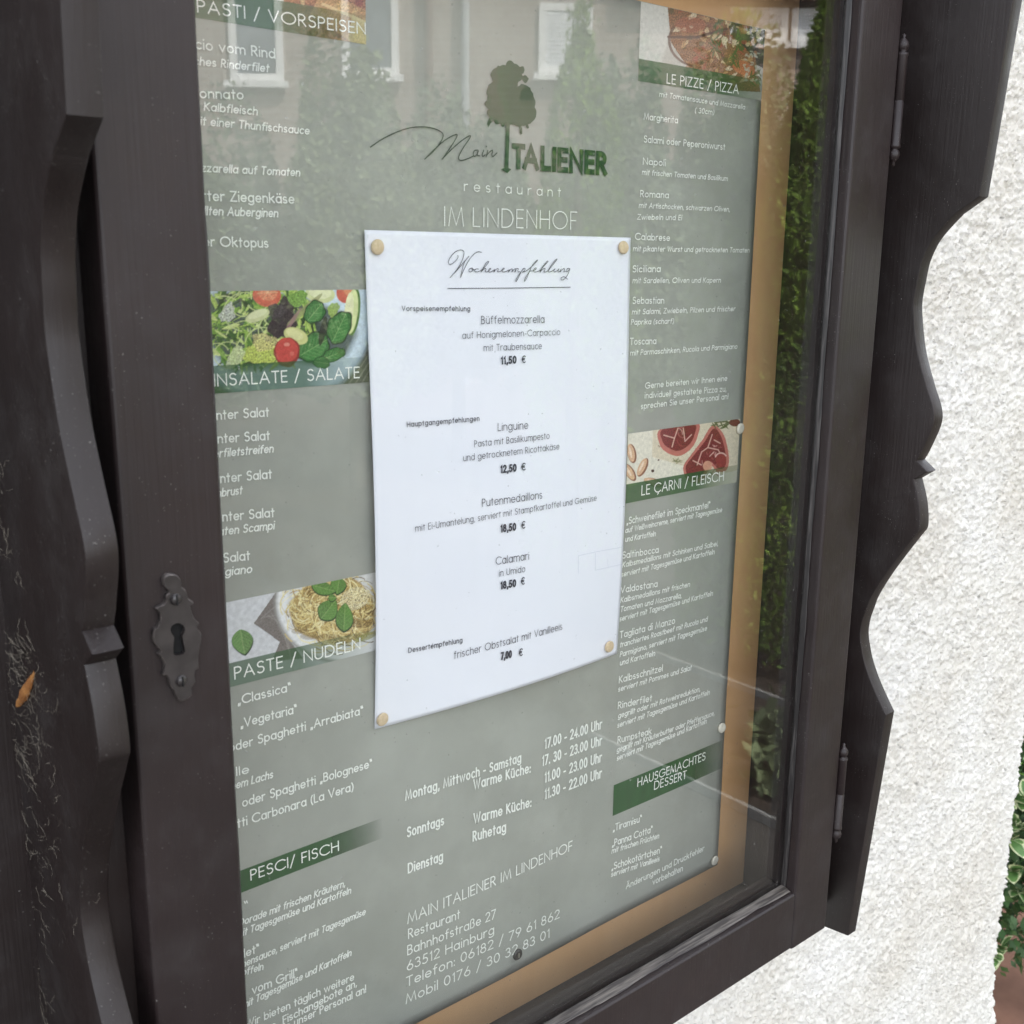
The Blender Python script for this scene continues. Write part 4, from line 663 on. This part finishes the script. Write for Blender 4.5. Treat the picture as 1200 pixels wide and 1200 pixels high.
# ---------------------------------------------------------------- variegated shrub beyond the wall corner
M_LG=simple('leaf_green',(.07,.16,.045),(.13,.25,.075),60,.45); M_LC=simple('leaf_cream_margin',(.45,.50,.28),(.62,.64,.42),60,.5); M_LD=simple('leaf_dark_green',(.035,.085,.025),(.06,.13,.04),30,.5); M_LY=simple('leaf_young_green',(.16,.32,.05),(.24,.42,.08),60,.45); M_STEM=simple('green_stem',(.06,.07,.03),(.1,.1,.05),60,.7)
def leafmesh(name,L,w,mats,fold=.25):
    V=[];F=[];mi=[]; n=8; k=.68
    for i in range(n+1):
        t=i/n; ww=w*math.sin(math.pi*t**.85)**.75 if 0<t<1 else 0.0004; z=-.22*L*t*t+.0
        for q in (-1,-k,0,k,1): V.append((ww*q,L*t,z+fold*ww*abs(q)))
    for i in range(n):
        for j in range(4):
            a=i*5+j; F.append((a,a+1,a+6,a+5)); mi.append(1 if (j in(0,3) or i==n-1) else 0)
    me=bpy.data.meshes.new(name); me.from_pydata(V,[],F)
    for m in mats: me.materials.append(m)
    me.polygons.foreach_set('material_index',mi); me.polygons.foreach_set('use_smooth',[True]*len(F)); me.update(); return me
shrub=thing('variegated_shrub','green shrub with cream edged leaves growing beyond the white wall corner','shrub',(2.15,.43,0))
lm=[leafmesh('leaf',.036,.0125,(M_LG,M_LC)),leafmesh('leaf',.030,.0115,(M_LG,M_LC)),leafmesh('leaf',.026,.009,(M_LY,M_LY))]
def shape(r):
    # the shrub surface : a tall rounded mass
    a=r.uniform(0,6.283); z=r.random()**.8; R0=.30*(1-.25*z)*(.8+.4*r.random()); return Vector((math.cos(a)*R0,math.sin(a)*R0*.85,.17+z*.93))
r=random.Random(31)
EYE=Vector((0,-.528,1.55))
spr=[]
for i in range(900):
    p=shape(r); spr.append(p)
front=sorted(spr,key=lambda p:(p+shrub.location-EYE).length)
cnt=0
V=[];F=[];MI=[]
for k,p in enumerate(front[:900]):
    out=Vector((p.x,p.y,.12+.2*r.random())).normalized()
    for j in range(4 if k<70 else 5):
        d=(out+Vector((r.uniform(-.9,.9),r.uniform(-.9,.9),r.uniform(-.5,.7)))).normalized(); q=d.to_track_quat('Y','Z') @ Vector((0,0,1)).rotation_difference(Vector((r.uniform(-.4,.4),r.uniform(-.4,.4),1)))
        me=lm[2] if (k%17==0) else lm[r.randint(0,1)]; s=r.uniform(.75,1.25)
        if k<70 and cnt<280:
            o=bpy.data.objects.new('leaf',me); link(o,shrub); o.location=p; o.rotation_mode='QUATERNION'; o.rotation_quaternion=q; o.scale=(s,s,s); cnt+=1
        else:
            b=len(V); mq=q.to_matrix()
            for v in me.vertices: V.append(mq@(v.co*s)+p)
            for pl_ in me.polygons: F.append(tuple(b+x for x in pl_.vertices)); MI.append(pl_.material_index+(2 if me==lm[2] else 0))
o=meshobj('foliage',V,F,[M_LG,M_LC,M_LY,M_LY],shrub,smooth=True,mi=MI); o['kind']='stuff'
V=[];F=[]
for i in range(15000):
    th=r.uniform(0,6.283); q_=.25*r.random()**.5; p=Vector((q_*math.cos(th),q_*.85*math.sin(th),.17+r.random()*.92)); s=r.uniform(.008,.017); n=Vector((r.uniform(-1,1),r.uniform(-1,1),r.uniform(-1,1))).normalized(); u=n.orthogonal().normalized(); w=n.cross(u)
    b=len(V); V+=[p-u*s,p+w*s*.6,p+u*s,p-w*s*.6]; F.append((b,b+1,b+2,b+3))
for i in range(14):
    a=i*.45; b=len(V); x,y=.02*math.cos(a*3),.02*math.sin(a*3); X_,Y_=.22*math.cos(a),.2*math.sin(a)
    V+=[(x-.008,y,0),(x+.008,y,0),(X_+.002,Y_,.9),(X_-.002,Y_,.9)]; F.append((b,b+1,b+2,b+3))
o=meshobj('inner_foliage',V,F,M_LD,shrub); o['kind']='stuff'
# hedge mass further back so the gap behind the shrub reads dark green
def leafcloud(fn_pts,n,size,seed,elong=.4,up=0.):
    r=random.Random(seed); V=[];F=[]
    for i in range(n):
        p=fn_pts(r); s=size*r.uniform(.6,1.4); d=Vector((r.gauss(0,1),r.gauss(0,1),r.gauss(0,1)+up)).normalized(); w=d.orthogonal().normalized(); w.rotate(Matrix.Rotation(r.uniform(0,6.28),3,d)); b=len(V)
        V+=[p-d*s*.2,p+w*s*elong+d*s*.35,p+d*s,p-w*s*elong+d*s*.35]; F.append((b,b+1,b+2,b+3))
    return V,F
hd=thing('back_hedge','dark green hedge behind the cream edged shrub','hedge',(3.4,1.6,0))
V,F=leafcloud(lambda r:Vector((r.uniform(-1.3,1.6),r.uniform(-.25,.25)+.05*r.random(),.02+r.random()*1.9)),16000,.05,9); o=meshobj('foliage',V,F,M_LD,hd); o['kind']='stuff'
boxobj('stem',(-1.2,1.5,-.04,.04,0,1.6),M_STEM,hd)
# ---------------------------------------------------------------- the street side, seen in the glass
def rw(a,D,z=0): return Vector((a*.765+D*.644,.392+a*.644-D*.765,z))
RZ=math.atan2(-.644,-.765)   # local x = -a direction, local y = away from the case
M_CON=simple('conifer_green',(.06,.13,.012),(.20,.32,.03),3.5,.7); M_BARK=simple('bark',(.06,.045,.03),(.1,.08,.06),20,.9)
M_BUSH=simple('light_bush_green',(.13,.17,.08),(.20,.25,.12),3,.7); M_BUSH2=simple('mid_bush_green',(.11,.155,.08),(.16,.21,.11),3,.7)
def cedar(a,D,h,rad,seed,label,n=9000):
    t=thing('conifer',label,'conifer',rw(a,D),0,'clipped conifers across the path')
    def f(r):
        z=r.random()**.75; th=r.uniform(0,6.283); lob=1+.18*math.sin(th*3+seed)+.12*math.sin(z*14+th*2+seed); rr=rad*lob*(1-z**5)*(.55+.45*r.random()**.5)+.01
        return Vector((rr*math.cos(th),rr*math.sin(th),.05+z*h))
    V,F=leafcloud(f,n,.030,seed,.22,1.5); V2,F2=leafcloud(lambda r:Vector((r.gauss(0,.03),r.gauss(0,.03),h*(.9+.16*r.random()))),500,.035,seed+1,.16,3)
    b=len(V); V+=V2; F+=[tuple(b+i for i in f) for f in F2]
    o=meshobj('crown',V,F,M_CON,t); o['kind']='stuff'
    bm=bmesh.new(); lathe(bm,[(.04,0),(.03,h*.5),(.008,h*.9)],(0,0,0),'z',8); bmobj('trunk',bm,M_BARK,t)
cedar(1.12,4.0,2.50,.20,3,'tallest clipped conifer behind the dark strip of glass in the reflection',42000)
cedar(1.42,4.1,2.44,.25,17,'clipped conifer at the right end of the row, cut off by the door stile',42000)
cedar(.84,4.3,2.30,.14,8,'narrow conifer at the left end of the row, over the pizza picture',22000)
cedar(.30,5.2,2.50,.26,12,'tall thin conifer standing in front of the shuttered window',6000)
def bush(a,D,h,rad,seed,m,label,n=38000):
    t=thing('bush',label,'bush',rw(a,D),0,'bushes across the path')
    def f(r):
        th=r.uniform(0,6.283); ph=math.acos(r.uniform(-.2,1)); k=(.6+.4*r.random()**.5)*(1+.2*math.sin(th*3+seed)*math.sin(ph*4)); return Vector((rad*k*math.sin(ph)*math.cos(th),rad*k*math.sin(ph)*math.sin(th),.35*h+.65*h*k*math.cos(ph)*(.9+.1*math.sin(th*5))))
    V,F=leafcloud(f,n,.034,seed,.45,.3); o=meshobj('crown',V,F,m,t); o['kind']='stuff'
    bm=bmesh.new(); lathe(bm,[(.06,0),(.04,h*.4),(.02,h*.7)],(0,0,0),'z',8); bmobj('trunk',bm,M_BARK,t)
bush(-1.05,7.4,2.86,.5,2,M_BUSH,'pale green bush under the right hand sash window')
bush(-2.1,7.6,2.5,.75,13,M_BUSH2,'broad low green bush at the left end of the reflected garden')
bush(-.4,8.4,2.65,.75,5,M_BUSH2,'mid green bush left of the zinc downpipe')
bush(.66,7.2,2.72,.48,7,M_BUSH2,'tall narrow shrub below the white roller shutter')
bush(1.5,7.6,2.85,.6,9,M_BUSH,'pale rounded bush right of the roller shutter')
# low ground cover by the kerb
for i,(gx,gy) in enumerate(((2.62,-1.34),(2.55,-1.12),(2.80,-1.5))):
    t=thing('bedding_plant',('pale leafy plant at the kerb corner of the bed','small pale plant close to the case beside the kerb','low bushy plant behind the kerb, farthest of the three')[i],'plant',(gx,gy,0),0,'low plants along the kerb')
    V,F=leafcloud(lambda r:Vector((r.gauss(0,.06),r.gauss(0,.06),.02+abs(r.gauss(0,.06)))),260,.05,40+i,.45,.6); o=meshobj('foliage',V,F,M_BUSH,t)
# house across
M_BRK=None
def brickmat():
    m,n,p,t=mat('buff_brick'); b=n.nodes.new('ShaderNodeTexBrick'); mp=n.nodes.new('ShaderNodeMapping'); n.links.new(t.outputs['Object'],mp.inputs[0]); mp.inputs['Rotation'].default_value=(R(90),0,0)
    n.links.new(mp.outputs[0],b.inputs[0]); b.inputs['Scale'].default_value=1; b.inputs['Brick Width'].default_value=.25; b.inputs['Row Height'].default_value=.08; b.inputs['Mortar Size'].default_value=.012
    b.inputs['Color1'].default_value=(.35,.27,.225,1); b.inputs['Color2'].default_value=(.32,.245,.205,1); b.inputs['Mortar'].default_value=(.42,.37,.33,1)
    f=noise(n,t.outputs['Object'],1.3,4); c=mixc(n,ramp(n,f,[(.35,(0,0,0)),(.7,(.5,.5,.5))]),b.outputs[0],(.40,.33,.285)); n.links.new(c,p.inputs['Base Color']); p.inputs['Roughness'].default_value=.9; return m
M_BRK=brickmat(); M_FR=simple('white_window_frame',(.9,.9,.9),None,5,.5); M_SH=simple('white_roller_shutter',(.78,.80,.84),(.84,.86,.9),4,.5); M_DG=simple('dim_window_glass',(.10,.12,.15),(.2,.23,.28),2,.15); M_ROOF=simple('brown_roof_tile',(.10,.05,.035),(.16,.08,.055),8,.8); M_FAS=simple('brown_fascia',(.13,.06,.04),(.17,.08,.055),8,.7); M_PIPE=simple('zinc_downpipe',(.42,.44,.46),(.5,.52,.54),10,.5)
D0=14
hs=thing('brick_house','long buff brick house with white framed windows across the path, reflected in the glass','house',rw(0,D0),RZ)
boxobj('wall',(-5.2,8,.0,6,0,5.3),M_BRK,hs,bev=0)
def win(a0,a1,z0,z1,kind):
    x0,x1=-a1,-a0; bm=bmesh.new(); f=.085
    for b in ((x0,x0+f,-.05,.03,z0,z1),(x1-f,x1,-.05,.03,z0,z1),(x0+f+.001,x1-f-.001,-.05,.03,z1-f,z1),(x0+f+.001,x1-f-.001,-.05,.03,z0,z0+f)): box(bm,*b)
    w=bmobj('window',bm,M_FR,hs)
    if kind=='g': boxobj('pane',(x0+f,x1-f,-.02,.01,z0+f,z1-f),M_DG,w,bev=0); 
    else:
        n=int((z1-z0)/.06); bm=bmesh.new()
        for i in range(n): box(bm,x0+.04,x1-.04,-.035,.01,z0+f+i*.06*(z1-z0-2*f)/(n*.06),z0+f+(i+1)*.06*(z1-z0-2*f)/(n*.06)-.006)
        bmobj('shutter',bm,M_SH,w)
    boxobj('sill',(x0-.06,x1+.06,-.14,-.051,z0-.08,z0-.002),M_FR,w,bev=0)
for q in ((-3.41,-2.77,3.62,4.95,'g'),(-2.06,-1.38,3.70,4.95,'g'),(.30,.94,3.74,4.53,'s'),(2.58,3.27,4.12,4.50,'s'),(3.32,3.98,4.12,4.50,'s'),(-6.2,-5.4,3.6,4.95,'g')): win(*q)
for a,m in ((-.58,M_PIPE),(-1.02,M_FAS)):
    bm=bmesh.new(); lathe(bm,[(.05,0),(.05,5.1)],(-a,-.09,0),'z',10); bmobj('downpipe',bm,m,hs)
boxobj('fascia',(-5.6,-1.35,-.22,-.1,4.56,4.86),M_FAS,hs,bev=0); boxobj('gutter',(-1.2,8.2,-.25,-.1,5.05,5.3),M_FAS,hs,bev=0)
me=meshobj('roof',[(-5.6,-.3,4.87),(8.3,-.3,5.31),(8.3,3,7.6),(-5.6,3,7.3),(-5.6,6.5,4.9),(8.3,6.5,5.3)],[(0,1,2,3),(3,2,5,4)],M_ROOF,hs); md=me.modifiers.new('t','SOLIDIFY'); md.thickness=.12
